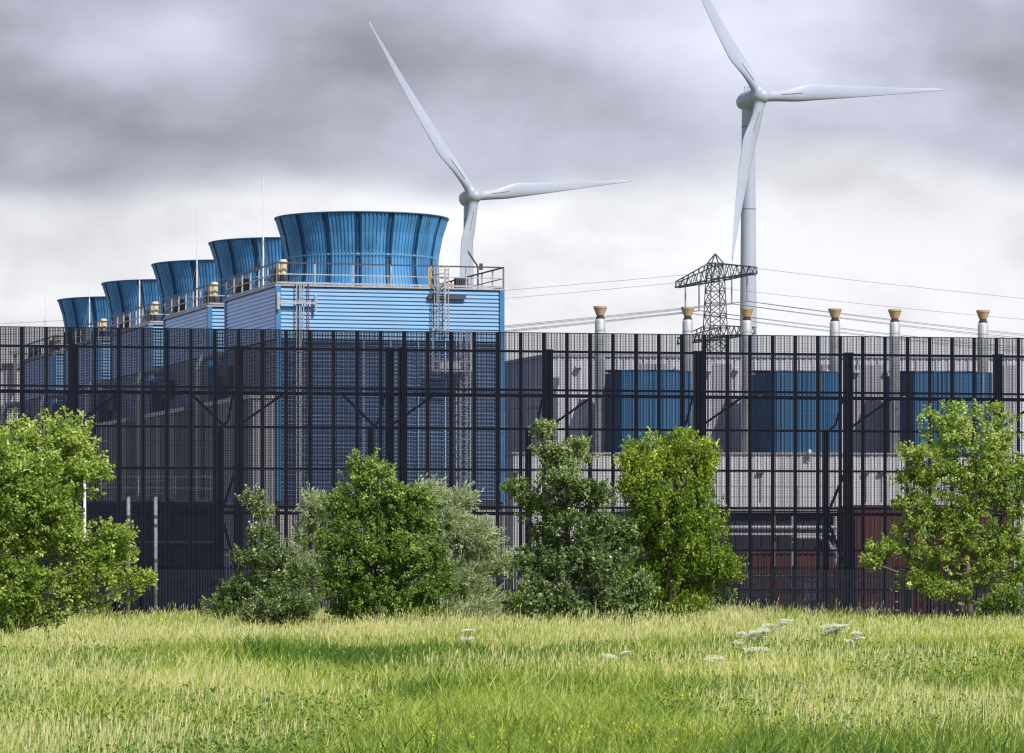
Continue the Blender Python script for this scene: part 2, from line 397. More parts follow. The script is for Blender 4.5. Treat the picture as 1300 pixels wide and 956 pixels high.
# ------------------------------------------------------------------ wild carrot plants
def umbel_plant(px, py, d, lean, n, wdt, label):
    top = at(px, py, d); bx = top.x-lean; gz = float(gh(bx, d))
    root = empty('hogweed_plant', label, 'flower', (bx, d, gz), group='white umbel flowers leaning in the wind')
    hgt = top.z-gz
    st = MB(); pts = [(lean*t**1.6, 0, hgt*t) for t in (0, .25, .5, .75, 1)]
    st.tube(pts, [.014, .012, .010, .008, .006], 6)
    rr = random.Random(int(px)); spots = []
    for i in range(n):
        t = .62+.38*rr.random(); ox = (rr.random()-.5)*wdt; oy = (rr.random()-.5)*.4
        b = Vector((lean*t**1.6, 0, hgt*t)); p = b+Vector((ox+.15*lean, oy, .03+rr.random()*.16+ox*.25*(1 if lean > 0 else .2)))
        st.tube([b-Vector((0, 0, .12)), (b+p)/2-Vector((0, 0, .03)), p], [.006, .005, .004], 5); spots.append((p, .10+.11*rr.random()))
    st.build('stem', M['stem'], root)
    for p, s in spots:
        u = MB(); til = Vector((rr.uniform(-.3, .3), rr.uniform(-.35, -.05), 1)).normalized()
        q = til.to_track_quat('Z', 'Y')
        for k in range(80):
            a = rr.random()*2*PI; r_ = s*math.sqrt(rr.random()); z = .03*(1-(r_/s)**2)+rr.uniform(-.006, .006)
            c = p+q @ Vector((math.cos(a)*r_*1.5, math.sin(a)*r_, z)); e = .010+.007*rr.random(); u.bar(p-Vector((0, 0, .05)), c, .004)
            u.add([c+Vector((-e, 0, 0)), c+Vector((0, -e, .003)), c+Vector((e, 0, 0)), c+Vector((0, e, .004)), c+Vector((0, 0, e)), c-Vector((0, 0, e*1.5))],
                  [(0, 1, 4), (1, 2, 4), (2, 3, 4), (3, 0, 4), (1, 0, 5), (2, 1, 5), (3, 2, 5), (0, 3, 5)])
        u.build('flower_head', M['umbel'], root)
umbel_plant(985, 792, 112, .55, 8, .75, 'tall white umbel flower bent over by the wind, before the pipe rack')
umbel_plant(955, 806, 106, .35, 6, .7, 'low white umbel flower just left of the tallest bent one')
umbel_plant(965, 826, 98, .3, 5, .6, 'white umbel flower low in the grass nearest the bottom edge')
umbel_plant(1062, 797, 110, .1, 9, .75, 'upright dense white umbel flower with a flat wide top')
umbel_plant(1088, 808, 108, .25, 3, .4, 'small white umbel flower just right of the flat topped one')
umbel_plant(905, 842, 92, .2, 3, .5, 'pair of white flower heads low in the grass left of the bent plants')
umbel_plant(782, 836, 95, .25, 3, .4, 'lone white umbel flower below the tall green trees')
umbel_plant(595, 806, 112, .15, 4, .9, 'thin pale umbel flower in the grass below the silvery willow')

# ------------------------------------------------------------------ trees
def make_tree(name, label, px, py, d, lobes, leaf, lm, bark, nleaf, seed, depth=.8, mode='broad', trunk_r=.11, trunk_top=None, tpts=None, thin=1.):
    nleaf = int(nleaf*1.45); leaf = leaf*1.32
    r = np.random.default_rng(seed); s = d/F
    gx = (px-CX)*s; gz = float(gh(gx, d)); O = np.array([gx, d, gz])
    root = empty(name, label, 'tree', (gx, d, gz), group='trees and bushes along the foot of the screen')
    lob = []
    for (lx, ly, rx, ry) in lobes:
        c = np.array([(lx-CX)*s, d, HC-(ly-HY)*s])-O
        c[1] += r.normal(0, .25*rx*s)
        lob.append((c, np.array([rx*s, max(.25, rx*s*depth), ry*s])))
    areas = np.array([(l[1][0]*l[1][2])**.9 for l in lob]); areas = areas/areas.sum()
    perc = 26 if mode != 'willow' else 22
    ncl = int(nleaf/perc)
    which = r.choice(len(lob), ncl, p=areas)
    dirs = r.normal(size=(ncl, 3)); dirs /= np.linalg.norm(dirs, axis=1)[:, None]
    rad = r.random(ncl)**.42*(1+.10*r.normal(size=ncl))
    cc = np.array([l[0] for l in lob])[which]; cr = np.array([l[1] for l in lob])[which]
    # smaller billows inside each lobe, clumps gather on their shells
    nb = np.maximum(3, (areas*ncl/ (17 if mode != 'willow' else 26)).astype(int)); bc = []; br = []; bl = []
    for li, (c, rr3) in enumerate(lob):
        k = nb[li]; u = r.normal(size=(k, 3)); u /= np.linalg.norm(u, axis=1)[:, None]
        bc.append(c+u*rr3*(r.random((k, 1))**.5)*.80); br.append(.14+.22*r.random(k)); bl.append(np.full(k, li))
    bc = np.concatenate(bc); br = np.concatenate(br); bl = np.concatenate(bl)
    pick = r.integers(0, len(bc), ncl); which = bl[pick]
    dirs[:, 2] = np.abs(dirs[:, 2])*.9-.25*r.random(ncl)
    own = dirs.copy()
    cen = bc[pick]+own*(br[pick]*(.75+.35*r.random(ncl)))[:, None]*np.array([1.25, 1.1, .85])
    outw = cen-cc; outw /= np.linalg.norm(outw, axis=1)[:, None]+1e-6; dirs = outw*.5+own*.7
    mix = r.random(ncl) < .28
    w2 = r.choice(len(lob), ncl, p=areas); c2 = np.array([l[0] for l in lob])[w2]; r2 = np.array([l[1] for l in lob])[w2]
    u2 = r.normal(size=(ncl, 3)); u2 /= np.linalg.norm(u2, axis=1)[:, None]
    alt = c2+u2*(r.random(ncl)**.45)[:, None]*r2*1.02
    cen[mix] = alt[mix]; dirs[mix] = u2[mix]
    if mode == 'willow': cen = cc+own*rad[:, None]*cr*.94; 
    # clumpy gaps
    g_ = vnoise(cen[:, 0]*1.0+cen[:, 1]*.7, cen[:, 2], .55, seed)
    keep = (g_ > .24*thin) | (r.random(ncl) < .25)
    keep &= cen[:, 2] > .02
    cen = cen[keep]; dirs = dirs[keep]; ncl = len(cen)
    gl = np.array([.35, 0, .5])
    if mode == 'upright': tw = dirs*.35+np.array([0, 0, 1.1])
    elif mode == 'willow': tw = dirs*.6+np.array([.55, 0, .45])
    else: tw = dirs*.9+np.array([.35, 0, .75])
    tw += r.normal(0, .35, tw.shape); tw /= np.linalg.norm(tw, axis=1)[:, None]
    tl = {'broad': .34, 'upright': .42, 'willow': .55}[mode]*(.6+.8*r.random(ncl))
    if leaf > .1: tl *= 1.1
    # leaves along each twig
    t = r.random((ncl, perc)); off = r.normal(0, .075 if mode != 'willow' else .05, (ncl, perc, 3))*(1.25-t)[..., None]
    P = cen[:, None, :]+tw[:, None, :]*(t*tl[:, None])[..., None]+off
    if mode == 'willow': P[..., 2] -= (t**2)*.06
    n = ncl*perc; P = P.reshape(-1, 3)
    T = np.repeat(tw, perc, 0); Ld = T*(.9 if mode != 'broad' else .45)+r.normal(0, .5 if mode != 'willow' else .28, (n, 3))
    if mode == 'broad': Ld[:, 2] -= .15
    Ld /= np.linalg.norm(Ld, axis=1)[:, None]
    nr = r.normal(0, .55, (n, 3))+np.array([0, -.35, .8]); sd_ = np.cross(Ld, nr); sd_ /= np.linalg.norm(sd_, axis=1)[:, None]+1e-6
    ls = leaf*(.6+.7*r.random(n))[:, None]; asp = .34 if mode != 'willow' else .11
    nrm = np.cross(sd_, Ld)
    A = P; B = P+Ld*ls*.45-sd_*ls*asp+nrm*ls*.06; D_ = P+Ld*ls*.45+sd_*ls*asp+nrm*ls*.06; Cc = P+Ld*ls
    Vx = np.stack([A, B, Cc, D_], 1).reshape(-1, 3); b = np.arange(n)*4
    clv = np.repeat(r.random(ncl)*.6+.4*r.random(len(bc))[pick][keep], perc)
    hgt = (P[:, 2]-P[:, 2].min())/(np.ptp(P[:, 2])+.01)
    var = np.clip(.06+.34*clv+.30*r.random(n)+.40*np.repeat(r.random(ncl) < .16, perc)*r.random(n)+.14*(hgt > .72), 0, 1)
    cr_ = np_mesh('crown', Vx, np.stack([b, b+1, b+2, b+3], 1), [LM[lm]], np.repeat(var, 4), root)
    # trunk, limbs and twigs
    tr = MB(); R = random.Random(seed)
    top = tpts[-1] if tpts else None
    if tpts: path = [np.array([(a-CX)*s, d, HC-(b_-HY)*s])-O for a, b_ in tpts]
    else:
        zt = max(c[2] for c, _ in lob); xt = sum(c[0]*rr_[0] for c, rr_ in lob)/sum(rr_[0] for c, rr_ in lob)
        path = [np.array([0, 0, -.1]), np.array([xt*.2, .05, zt*.3]), np.array([xt*.6, 0, zt*.6]), np.array([xt, 0, zt*.95])]
    rs = [trunk_r*(1-.8*i/(len(path)-1)) for i in range(len(path))]; rs[0] *= 1.25
    tr.tube(path, rs, 10)
    def near(z):
        best = min(path, key=lambda p: abs(p[2]-z)); return best
    def on_path(z):
        for a, b_ in zip(path[:-1], path[1:]):
            if a[2] <= z <= b_[2]:
                f = (z-a[2])/max(1e-6, b_[2]-a[2]); return a+(b_-a)*f
        return path[-1] if z > path[-1][2] else path[0]
    for c, rr_ in lob:
        st = on_path(max(.35, c[2]-.30*abs(c[0])-.2)); mid = (st+c)/2+np.array([0, 0, -.12]); q = trunk_r*.42
        tr.tube([st, mid, c, c+(c-mid)*.12], [q, q*.65, q*.3, q*.12], 6)
        for _ in range(7):
            e = c+np.array([R.gauss(0, .55), R.gauss(0, .5), R.gauss(.15, .5)])*rr_
            s0 = mid+(c-mid)*R.random(); tr.tube([s0, (s0+e)/2+np.array([0, 0, -.04]), e], [q*.3, q*.2, q*.08], 4)
    for i in R.sample(range(ncl), min(ncl, 420)):
        e = cen[i]+tw[i]*tl[i]; s0 = cen[i]-tw[i]*.35; tr.tube([s0, cen[i], e], [.012, .008, .004], 3, cap=False)
    tr.build('trunk', bark, root, smooth=True)
    return root
make_tree('broadleaf_tree', 'large bright green tree at the left edge with a gap on its right side', 2, 830, 122,
  [(35, 575, 72, 44), (-15, 610, 75, 60), (88, 590, 34, 38), (112, 602, 18, 12), (55, 630, 62, 44), (20, 690, 85, 50), (90, 700, 45, 22), (140, 705, 32, 34),
   (120, 745, 48, 26), (170, 746, 15, 8), (45, 745, 60, 40), (30, 790, 50, 26), (-60, 680, 60, 110), (-30, 760, 50, 50), (85, 555, 30, 26), (20, 640, 60, 40), (10, 805, 34, 16), (95, 765, 34, 16), (60, 665, 50, 34)], .085, 'light', M['bark'], 64000, 101,
  trunk_r=.15, tpts=[(2, 832), (8, 780), (22, 720), (40, 650), (60, 590)])
make_tree('young_tree', 'small dusty green tree with a thin spire, left of the big maple', 345, 795, 150,
  [(325, 636, 9, 12), (328, 655, 14, 14), (334, 684, 10, 18), (342, 714, 32, 20), (318, 712, 20, 12), (350, 742, 48, 26), (312, 748, 26, 18), (300, 768, 36, 16), (355, 772, 52, 18), (410, 756, 20, 10), (382, 740, 22, 18), (330, 783, 40, 9), (375, 782, 26, 9)],
  .085, 'alder', M['bark'], 19000, 102, trunk_r=.06, tpts=[(347, 797), (346, 740), (340, 690), (328, 640)])
make_tree('bush', 'low dark bush in the grass at the left foot of the small spired tree', 268, 788, 160, [(272, 775, 20, 8), (292, 778, 14, 8)], .075, 'deep', M['bark'], 1900, 103, trunk_r=.02)
make_tree('maple_tree', 'dense rounded maple tree with a pointed top, left of the silvery willow', 480, 792, 152,
  [(464, 590, 18, 16), (470, 612, 34, 24), (455, 612, 16, 14), (500, 636, 38, 24), (440, 648, 42, 26), (520, 655, 34, 28), (470, 660, 52, 34), (440, 690, 56, 32), (520, 690, 46, 36), (478, 718, 74, 40), (545, 722, 22, 36), (430, 736, 44, 34), (500, 756, 70, 26), (555, 750, 14, 16), (440, 772, 30, 16), (490, 776, 60, 14), (540, 776, 26, 12)],
  .09, 'deep', M['bark_dark'], 52000, 104, trunk_r=.12, tpts=[(480, 795), (478, 740), (474, 680), (466, 590)])
make_tree('silver_willow', 'pale silvery bush showing behind the left side of the maple', 398, 792, 160,
  [(392, 645, 16, 20), (404, 668, 24, 28), (388, 690, 26, 22), (420, 650, 16, 22), (378, 715, 22, 16), (405, 740, 30, 40)], .13, 'willow', M['bark'], 9000, 105, mode='willow', trunk_r=.05)
make_tree('silver_willow', 'large feathery silver green willow between the maple and the spreading alder', 588, 790, 158,
  [(550, 640, 14, 26), (584, 640, 9, 20), (535, 632, 14, 20), (566, 665, 26, 20), (560, 690, 44, 34), (596, 690, 30, 34), (604, 726, 30, 40), (572, 740, 42, 40), (600, 765, 34, 22), (590, 780, 46, 12), (640, 720, 8, 14)],
  .13, 'willow', M['bark'], 34000, 106, mode='willow', trunk_r=.07)
make_tree('alder_tree', 'dark green spreading tree with a thin upright tip, left of the yellow green one', 732, 795, 150,
  [(690, 556, 7, 12), (693, 575, 13, 14), (708, 592, 24, 18), (740, 582, 16, 16), (722, 612, 40, 22), (655, 624, 13, 10), (674, 640, 18, 14), (700, 652, 40, 22), (760, 640, 30, 28), (735, 676, 56, 30), (690, 700, 34, 26), (780, 690, 30, 34), (735, 724, 68, 34), (668, 724, 20, 14), (690, 762, 40, 26), (760, 764, 56, 28), (806, 750, 20, 20), (730, 782, 60, 12), (790, 780, 30, 12)],
  .095, 'alder', M['bark_dark'], 46000, 107, trunk_r=.10, tpts=[(732, 797), (728, 740), (722, 680), (700, 600), (691, 560)])
make_tree('poplar_tree', 'tall yellow green upright tree, right of the spreading alder', 852, 790, 156,
  [(830, 572, 32, 16), (866, 570, 30, 18), (893, 585, 18, 20), (800, 592, 22, 14), (845, 600, 56, 30), (885, 620, 30, 34), (815, 628, 34, 30), (855, 650, 66, 40), (900, 668, 22, 30), (830, 690, 56, 40), (880, 700, 50, 40), (910, 726, 28, 22), (934, 738, 12, 10), (845, 742, 66, 36), (895, 756, 40, 22), (830, 776, 40, 14), (880, 776, 36, 12)],
  .085, 'poplar', M['bark_dark'], 58000, 108, mode='upright', trunk_r=.12, tpts=[(852, 792), (850, 730), (845, 650), (848, 580)])
make_tree('maple_tree', 'broad maple tree on a bare trunk at the right edge of the meadow', 1228, 792, 172,
  [(1205, 540, 44, 26), (1245, 532, 30, 20), (1268, 560, 30, 28), (1168, 584, 26, 16), (1222, 572, 60, 34), (1160, 610, 32, 20), (1205, 612, 60, 32), (1262, 605, 42, 36), (1168, 642, 34, 22), (1280, 640, 30, 30), (1225, 640, 26, 18), (1156, 668, 34, 14), (1140, 700, 40, 18), (1108, 714, 20, 10), (1190, 700, 36, 24), (1268, 690, 38, 26), (1200, 738, 44, 14), (1262, 728, 44, 24), (1300, 720, 30, 40), (1292, 610, 30, 40), (1225, 665, 40, 22), (1240, 700, 40, 20), (1190, 670, 40, 22), (1165, 720, 40, 14), (1200, 756, 30, 8), (1165, 744, 30, 10), (1265, 752, 34, 14), (1230, 640, 50, 20)],
  .10, 'light', M['bark'], 52000, 109, trunk_r=.17, tpts=[(1231, 796), (1230, 745), (1228, 690), (1236, 640), (1230, 585), (1225, 545)], thin=1.35)
make_tree('bush', 'small round bush between the willow and the spreading alder', 662, 790, 158, [(660, 772, 18, 14), (684, 778, 16, 10)], .08, 'deep', M['bark'], 2600, 110, trunk_r=.02)
make_tree('bush', 'low bush under the right edge of the broad maple', 1280, 792, 168, [(1288, 765, 24, 14), (1255, 772, 16, 8)], .08, 'deep', M['bark'], 2800, 111, trunk_r=.02)

# ------------------------------------------------------------------ the tall mesh screen
def ft(px, back=0.):
    k = (px-CX)/F; q = Q0+fn*back
    return (k*q.y-q.x)/(fd.x-k*fd.y)
scr = empty('mesh_screen', 'tall black wire mesh screen on steel columns in front of the blue towers', 'screen', (0, 186, 0), FA)
# local axes: x along the screen, y away from the camera
TM = 1.1167; T0 = -23.0; NI = range(-6, 52)
topz = 13.7
ROWS = (12.8, 9.13, 7.2, 3.4, 1.5)
for i in NI:
    t = T0+TM*i; w_ = .15 if i % 2 == 0 else .13
    m = MB(); m.box((t, .07, topz/2), (w_, .12, topz)); m.build('mullion', M['black'], scr)
xL, xR = T0-6*TM, T0+51*TM
for z in ROWS:
    m = MB(); m.box(((xL+xR)/2, .17, z), (xR-xL, .07, .105)); m.build('rail', M['black'], scr)
for z, zz in ((10.98, 10.72), (5.42, 5.14)):
    m = MB(); m.box(((xL+xR)/2, .17, z), (xR-xL, .07, .11)); m.build('rail', M['black'], scr)
    m = MB(); m.box(((xL+xR)/2, .40, zz), (xR-xL, .20, .16)); m.build('beam', M['black'], scr)
m = MB(); m.box(((xL+xR)/2, .02, topz-.02), (xR-xL, .05, .04)); m.build('top_edge', M['black'], scr)
cols = [94, 303, 495, 511.5, 697, 887, 1078, 1268]
ct = [ft(p, .45) for p in cols]+[ft(94, .45)-7.4, ft(1268, .45)+7.44]
def hbeam(m, x, y, z0, z1, w_, dp, fl=.035):
    m.b2(x-w_/2, x+w_/2, y-dp/2, y-dp/2+fl, z0, z1); m.b2(x-w_/2, x+w_/2, y+dp/2-fl, y+dp/2, z0, z1)
    m.b2(x-.03, x+.03, y-dp/2+fl, y+dp/2-fl, z0, z1)
for x in ct:
    m = MB()
    m.b2(x-.19, x-.13, .42, .82, 0, 12.88); m.b2(x+.13, x+.19, .42, .82, 0, 12.88); m.b2(x-.13, x+.13, .57, .63, 0, 12.86)
    m.b2(x-.21, x+.21, .40, .84, 12.88, 12.93)
    m.build('column', M['column'], scr)
for i, x in enumerate(ct):
    if i == 3: continue
    xr = x-.62; m = MB(); m.b2(xr-.13, xr+.13, 2.3, 2.6, 0, 9.2); m.build('rear_strut', M['column'], scr)
    m = MB(); m.bar((x+.05, .75, 9.25), (x+2.05, .52, 10.66), .11, .11); m.build('brace', M['column'], scr)
    if i in (1, 2): m = MB(); m.bar((x-.60, .75, 9.15), (x-2.2, .52, 10.66), .11, .11); m.build('brace', M['column'], scr)
    m = MB(); m.tube([(xr, 2.4, 9.1), (x-.35, 1.6, 9.5), (x-.22, .8, 10.7)], .055, 6); m.build('brace', M['column'], scr)
    m = MB(); m.bar((xr, 2.4, 5.0), (x-.1, .8, 7.2), .10, .10); m.bar((xr+.05, 2.4, 5.0), (x-.1, .8, 2.6), .10, .10); m.build('brace', M['column'], scr)
# wire mesh, one panel of wires per bay between neighbouring columns
edges = sorted([xL]+[x for i, x in enumerate(ct) if i != 3]+[xR])
edges = [T0+TM*round((e-T0)/TM) for e in edges]; edges[0] = xL; edges[-1] = xR
edges = sorted(set(round(e, 4) for e in edges))
for e0, e1 in zip(edges[:-1], edges[1:]):
    m = MB(); sp_ = TM/15; k0_ = round((e0-T0)/sp_); k1_ = round((e1-T0)/sp_)
    dense = e1 < ft(650)+1
    for k in range(k0_, k1_):
        x = T0+k*sp_+sp_*.5
        ww = (.056 if dense else .048) if k % 3 == 1 else (.041 if dense else .030)
        m.box((x, -.012, topz/2), (ww, .012, topz-.02))
    nz = int(topz/.0765)
    for k in range(1, nz):
        hw = (.022 if k % 3 == 0 else .016) if dense else (.012 if k % 3 == 0 else .009)
        m.box(((e0+e1)/2, 0.0, k*.0765), (e1-e0, .008, hw))
    m.build('wire_panel', M['mesh'], scr)

# low palisade fence standing in front of the screen
pf = empty('palisade_fence', 'low black fence of upright bars with bent tips along the meadow edge', 'fence', (0, 186, 0), FA)
x = xL; pi_ = 0
while x < xR:
    x1 = min(x+3.0, xR); m = MB(); k = x
    while k < x1-.02:
        m.box((k, -1.9, 1.27), (.074, .02, 2.46)); m.bar((k, -1.9, 2.49), (k, -1.99, 2.64), .045, .02); k += .145
    for z in (.35, 1.4, 2.15): m.b2(x, x1, -1.875, -1.84, z-.025, z+.025)
    m.build('panel', M['palis'], pf)
    m = MB(); m.b2(x-.04, x+.04, -1.83, -1.76, 0, 2.6)
    m.build('post', M['palis'], pf)
    m = MB()
    for z in (.55, .95, 1.45, 1.9, 2.25): m.b2(x-.07, x+.07, -1.925, -1.912, z-.014, z+.014)
    if pi_ in (9, 13, 16, 17): m.build('clamp', M['silver'], pf)
    x = x1; pi_ += 1

# ------------------------------------------------------------------ cooling towers
ED = Vector((.9593, .2824, 0)); RD = Vector((-.2824, .9593, 0)); P0 = at(352, 720, 208); P0.z = 0
ANG = math.atan2(ED.y, ED.x); W = 12.36; LN = 12.5; PIT = 17.3; ZB = 6.1; ZT = 17.45
def tower():
    # local x = front direction, y = row direction, origin at the near left corner
    t = empty('cooling_tower', '', 'cooling tower', (0, 0, 0), ANG, 'blue cooling towers standing in a row')
    def louvre(x0, x1, fixed, axis, sgn, z0, z1, mt, name, p=.209):
        m = MB(); n = int((z1-z0)/p)
        for i in range(n):
            a = z0+i*p; prof = [(.00, a), (.085, a+.014), (.085, a+.040), (.012, a+p)]
            for j in range(3):
                (o0, h0), (o1, h1) = prof[j], prof[j+1]
                if axis == 'x': q = [(x0, fixed+sgn*o0, h0), (x1, fixed+sgn*o0, h0), (x1, fixed+sgn*o1, h1), (x0, fixed+sgn*o1, h1)]
                else: q = [(fixed+sgn*o0, x0, h0), (fixed+sgn*o0, x1, h0), (fixed+sgn*o1, x1, h1), (fixed+sgn*o1, x0, h1)]
                m.add(q, [(0, 1, 2, 3)])
        m.build(name, mt, t)
    ZI = 14.68
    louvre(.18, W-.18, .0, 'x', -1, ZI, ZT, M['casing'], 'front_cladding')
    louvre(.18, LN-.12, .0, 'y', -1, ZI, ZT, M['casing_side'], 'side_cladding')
    for nm, ax_, x1_, mt_ in (('front_inlet_louvre', 'x', W-.18, M['inlet']), ('side_inlet_louvre', 'y', LN-.12, M['inlet_side'])):
        m = MB(); n = int((ZI-ZB)/.209)
        for i in range(n):
            a = ZB+i*.209; p_ = [(.06, a), (.06, a+.012), (-.06, a+.135), (-.06, a+.123)]
            if ax_ == 'x': vs = [(.18, o_, h_) for o_, h_ in p_]+[(x1_, o_, h_) for o_, h_ in p_]
            else: vs = [(o_, .18, h_) for o_, h_ in p_]+[(o_, x1_, h_) for o_, h_ in p_]
            m.add(vs, [(0, 1, 2, 3), (7, 6, 5, 4), (0, 4, 5, 1), (1, 5, 6, 2), (2, 6, 7, 3), (3, 7, 4, 0)])
        k = .18
        while k < x1_:
            if ax_ == 'x': m.b2(k, k+.05, -.03, .10, ZB, ZI)
            else: m.b2(-.03, .10, k, k+.05, ZB, ZI)
            k += 1.5
        m.build(nm, mt_, t)
    m = MB(); m.b2(.30, W-.02, .30, LN, ZB, ZI+.02); m.build('fill_pack', M['fill'], t)
    m = MB(); m.b2(.02, W-.02, .02, LN, ZI, ZT-.01); m.build('casing', M['blue_trim'], t)
    for (x, y) in ((.03, -.02), (W-.03, -.02), (0.0, LN-.05)):
        m = MB(); m.box((x, y, (ZB+ZT)/2), (.26, .26, ZT-ZB+.02)); m.build('corner_trim', M['blue_trim'], t)
    m = MB(); m.b2(.06, W-.06, .06, LN-.1, 0, ZB-.3)
    for i in range(13): m.b2(i*1.0+.1, i*1.0+.22, -.02, .06, 0, ZB-.5)
    m.build('basin', M['concrete'], t)
    m = MB(); m.b2(-.05, W+.05, -.06, LN, ZB-.32, ZB-.02); m.build('basin_beam', M['darksteel'], t)
    m = MB(); m.b2(-.14, W+.14, -.16, LN+.05, ZT, ZT+.08); m.build('deck', M['galv'], t)
    # guardrail
    m = MB(); z0 = ZT+.08; Hh = 1.12
    pts = [(-.06, -.08), (W+.06, -.08), (W+.06, LN-.05), (-.06, LN-.05)]
    for a, b in zip(pts, pts[1:]+pts[:1]):
        A = Vector((*a, 0)); B = Vector((*b, 0)); n = 6
        for i in range(n+1):
            p = A+(B-A)*i/n; m.box((p.x, p.y, z0+Hh/2), (.075, .075, Hh))
        for zz, th in ((.56, .055), (.1, .1)): m.bar(A+Vector((0, 0, z0+zz)), B+Vector((0, 0, z0+zz)), .04, th)
    m.build('guardrail', M['galv'], t)
    m = MB()
    for a, b in zip(pts, pts[1:]+pts[:1]): m.bar((*a, z0+Hh+.03), (*b, z0+Hh+.03), .09, .07)
    m.build('top_rail', M['darksteel'], t)
    # fan stack: fluted flared ring in sixteen panels
    cx, cy = W/2, 6.25; prof = [(4.42, 0), (4.28, .35), (4.19, .8), (4.14, 1.3), (4.14, 1.75), (4.18, 2.15), (4.27, 2.6), (4.36, 3.1), (4.52, 3.6), (4.68, 4.1)]
    NP, NF = 16, 7; angs = []; rad = []
    pw = 2*PI/NP
    for p in range(NP):
        base = p*pw+.10; seam = .085*pw
        angs += [base-seam, base-seam+.003, base+seam-.003, base+seam]; rad += [0, -.09, -.09, 0]
        inner = pw-2*seam; fw = inner/NF
        for f in range(NF):
            s_ = base+seam+f*fw
            if f > 0: angs += [s_]; rad += [0]
            for q, rr_ in ((.18, .0), (.28, .055), (.72, .055), (.82, .0)): angs.append(s_+q*fw); rad.append(rr_)
    o = sorted(range(len(angs)), key=lambda i: angs[i]); angs = [angs[i] for i in o]; rad = [rad[i] for i in o]
    m = MB(); n = len(angs); zs = ZT+.06
    for r_, z in prof:
        for a, dr in zip(angs, rad): m.v.append((cx+(r_+dr)*math.cos(a), cy+(r_+dr)*math.sin(a), zs+z))
    for i in range(len(prof)-1):
        for k in range(n):
            k2 = (k+1) % n; m.f.append((i*n+k, i*n+k2, (i+1)*n+k2, (i+1)*n+k)); m.m.append(0)
    fs = m.build('fan_stack', M['stack'], t)
    m = MB(); m.lathe([(4.70, 4.08), (4.79, 4.10), (4.79, 4.17), (4.58, 4.17), (4.20, 3.1), (3.95, 1.5), (4.15, .1)], (cx, cy, zs), 96); m.build('rim', M['stack_dark'], fs, True)
    m = MB(); 
    for p in range(NP):
        a = p*pw+.10
        for sg in (-1, 1):
            pt = [(cx+(r_+.03)*math.cos(a+sg*.030), cy+(r_+.03)*math.sin(a+sg*.030), zs+z) for r_, z in prof]
            m.tube(pt, .035, 4)
        pt = [(cx+(r_-.055)*math.cos(a), cy+(r_-.055)*math.sin(a), zs+z) for r_, z in prof]
        for (x0_, y0_, z0_), (x1_, y1_, z1_) in zip(pt[:-1], pt[1:]): m.bar((x0_, y0_, z0_), (x1_, y1_, z1_), .13, .05)
    m.build('seam', M['stack_dark'], fs)  # dark joints, coloured deeper to add to the shadow in the recess
    m = MB(); m.lathe([(4.12, 1.88), (4.195, 1.89), (4.205, 1.97), (4.12, 1.98)], (cx, cy, zs), 128); m.build('stiffener', M['casing'], fs)
    m = MB(); m.lathe([(4.10, 1.78), (4.165, 1.79), (4.165, 1.87), (4.10, 1.875)], (cx, cy, zs), 128); m.build('slot', M['stack_dark'], fs)
    # motor at the near corner
    m = MB(); m.lathe([(.0, .0), (.20, .0), (.20, .58), (.23, .6), (.23, .72), (.16, .82), (0, .84)], (.42, .45, ZT+.62), 20)
    m.b2(.14, .22, .30, .6, ZT+.62, ZT+1.2); mo = m.build('motor', M['beige'], t, False)
    m = MB(); m.lathe([(.17, 0), (.17, .55)], (.42, .45, ZT+.08), 12)
    for a in (0, 1, 2, 3): m.box((.42+.22*math.cos(a*1.57), .45+.22*math.sin(a*1.57), ZT+.35), (.05, .05, .54))
    m.b2(-.0, .24, .8, 1.6, ZT+.1, ZT+1.0)
    m.build('motor_stand', M['darksteel'], mo)
    # lightning rod
    m = MB(); m.tube([(-.0, 3.36, ZT+.08), (0, 3.36, ZT+2.9)], .045, 8); m.tube([(0, 3.36, ZT+2.9), (0, 3.36, ZT+6.0)], .022, 6)
    lr = m.build('lightning_rod', M['white'], t)
    m = MB()
    for a in (.6, 2.7, 4.7): m.tube([(0, 3.36, ZT+2.8), (.55*math.cos(a), 3.36+.9*math.sin(a), ZT+.1)], .008, 3)
    m.build('guy_wire', M['galv'], lr)
    # riser pipe with elbow at the far end of the side wall
    m = MB(); y = 12.9; wx = -1.45; r_ = .24
    pp = [(wx, y, 0), (wx, y, 13.9)]+[(wx+.5*(1-math.cos(a)), y, 13.9+.5*math.sin(a)) for a in (.4, .8, 1.2, 1.57)]+[(.8, y, 14.4), (1.0, y, 14.4)]
    m.tube(pp, r_, 14)
    for z in (4, 8, 12.2, 13.6): m.lathe([(r_+.02, 0), (r_+.08, 0), (r_+.08, .09), (r_+.02, .09)], (wx, y, z), 14)
    m.build('riser_pipe', M['silver'], t, True)
    m = MB(); m.b2(-.5, -.12, 9.6, 11.9, 12.6, 13.7); m.b2(-.9, -.2, 12.0, 12.3, 11.9, 13.2); m.build('valve_box', M['darksteel'], t)
    # dark unit on the deck
    m = MB(); m.b2(.2, .95, LN-1.5, LN-.4, ZT+.1, ZT+1.15); m.build('deck_unit', M['darksteel'], t)
    return t
tw1 = tower()
TL = ['nearest and largest blue cooling tower, its front and caged ladder fully in view',
      'second blue cooling tower from the front, just behind the nearest one',
      'middle cooling tower of the row of five, third from the front',
      'fourth blue cooling tower from the front, only its fan stack clear of the screen',
      'farthest and smallest blue cooling tower, at the left end of the row']
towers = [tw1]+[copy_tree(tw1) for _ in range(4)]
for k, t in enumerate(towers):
    p = P0+RD*PIT*k; t.location = p; t['label'] = TL[k]
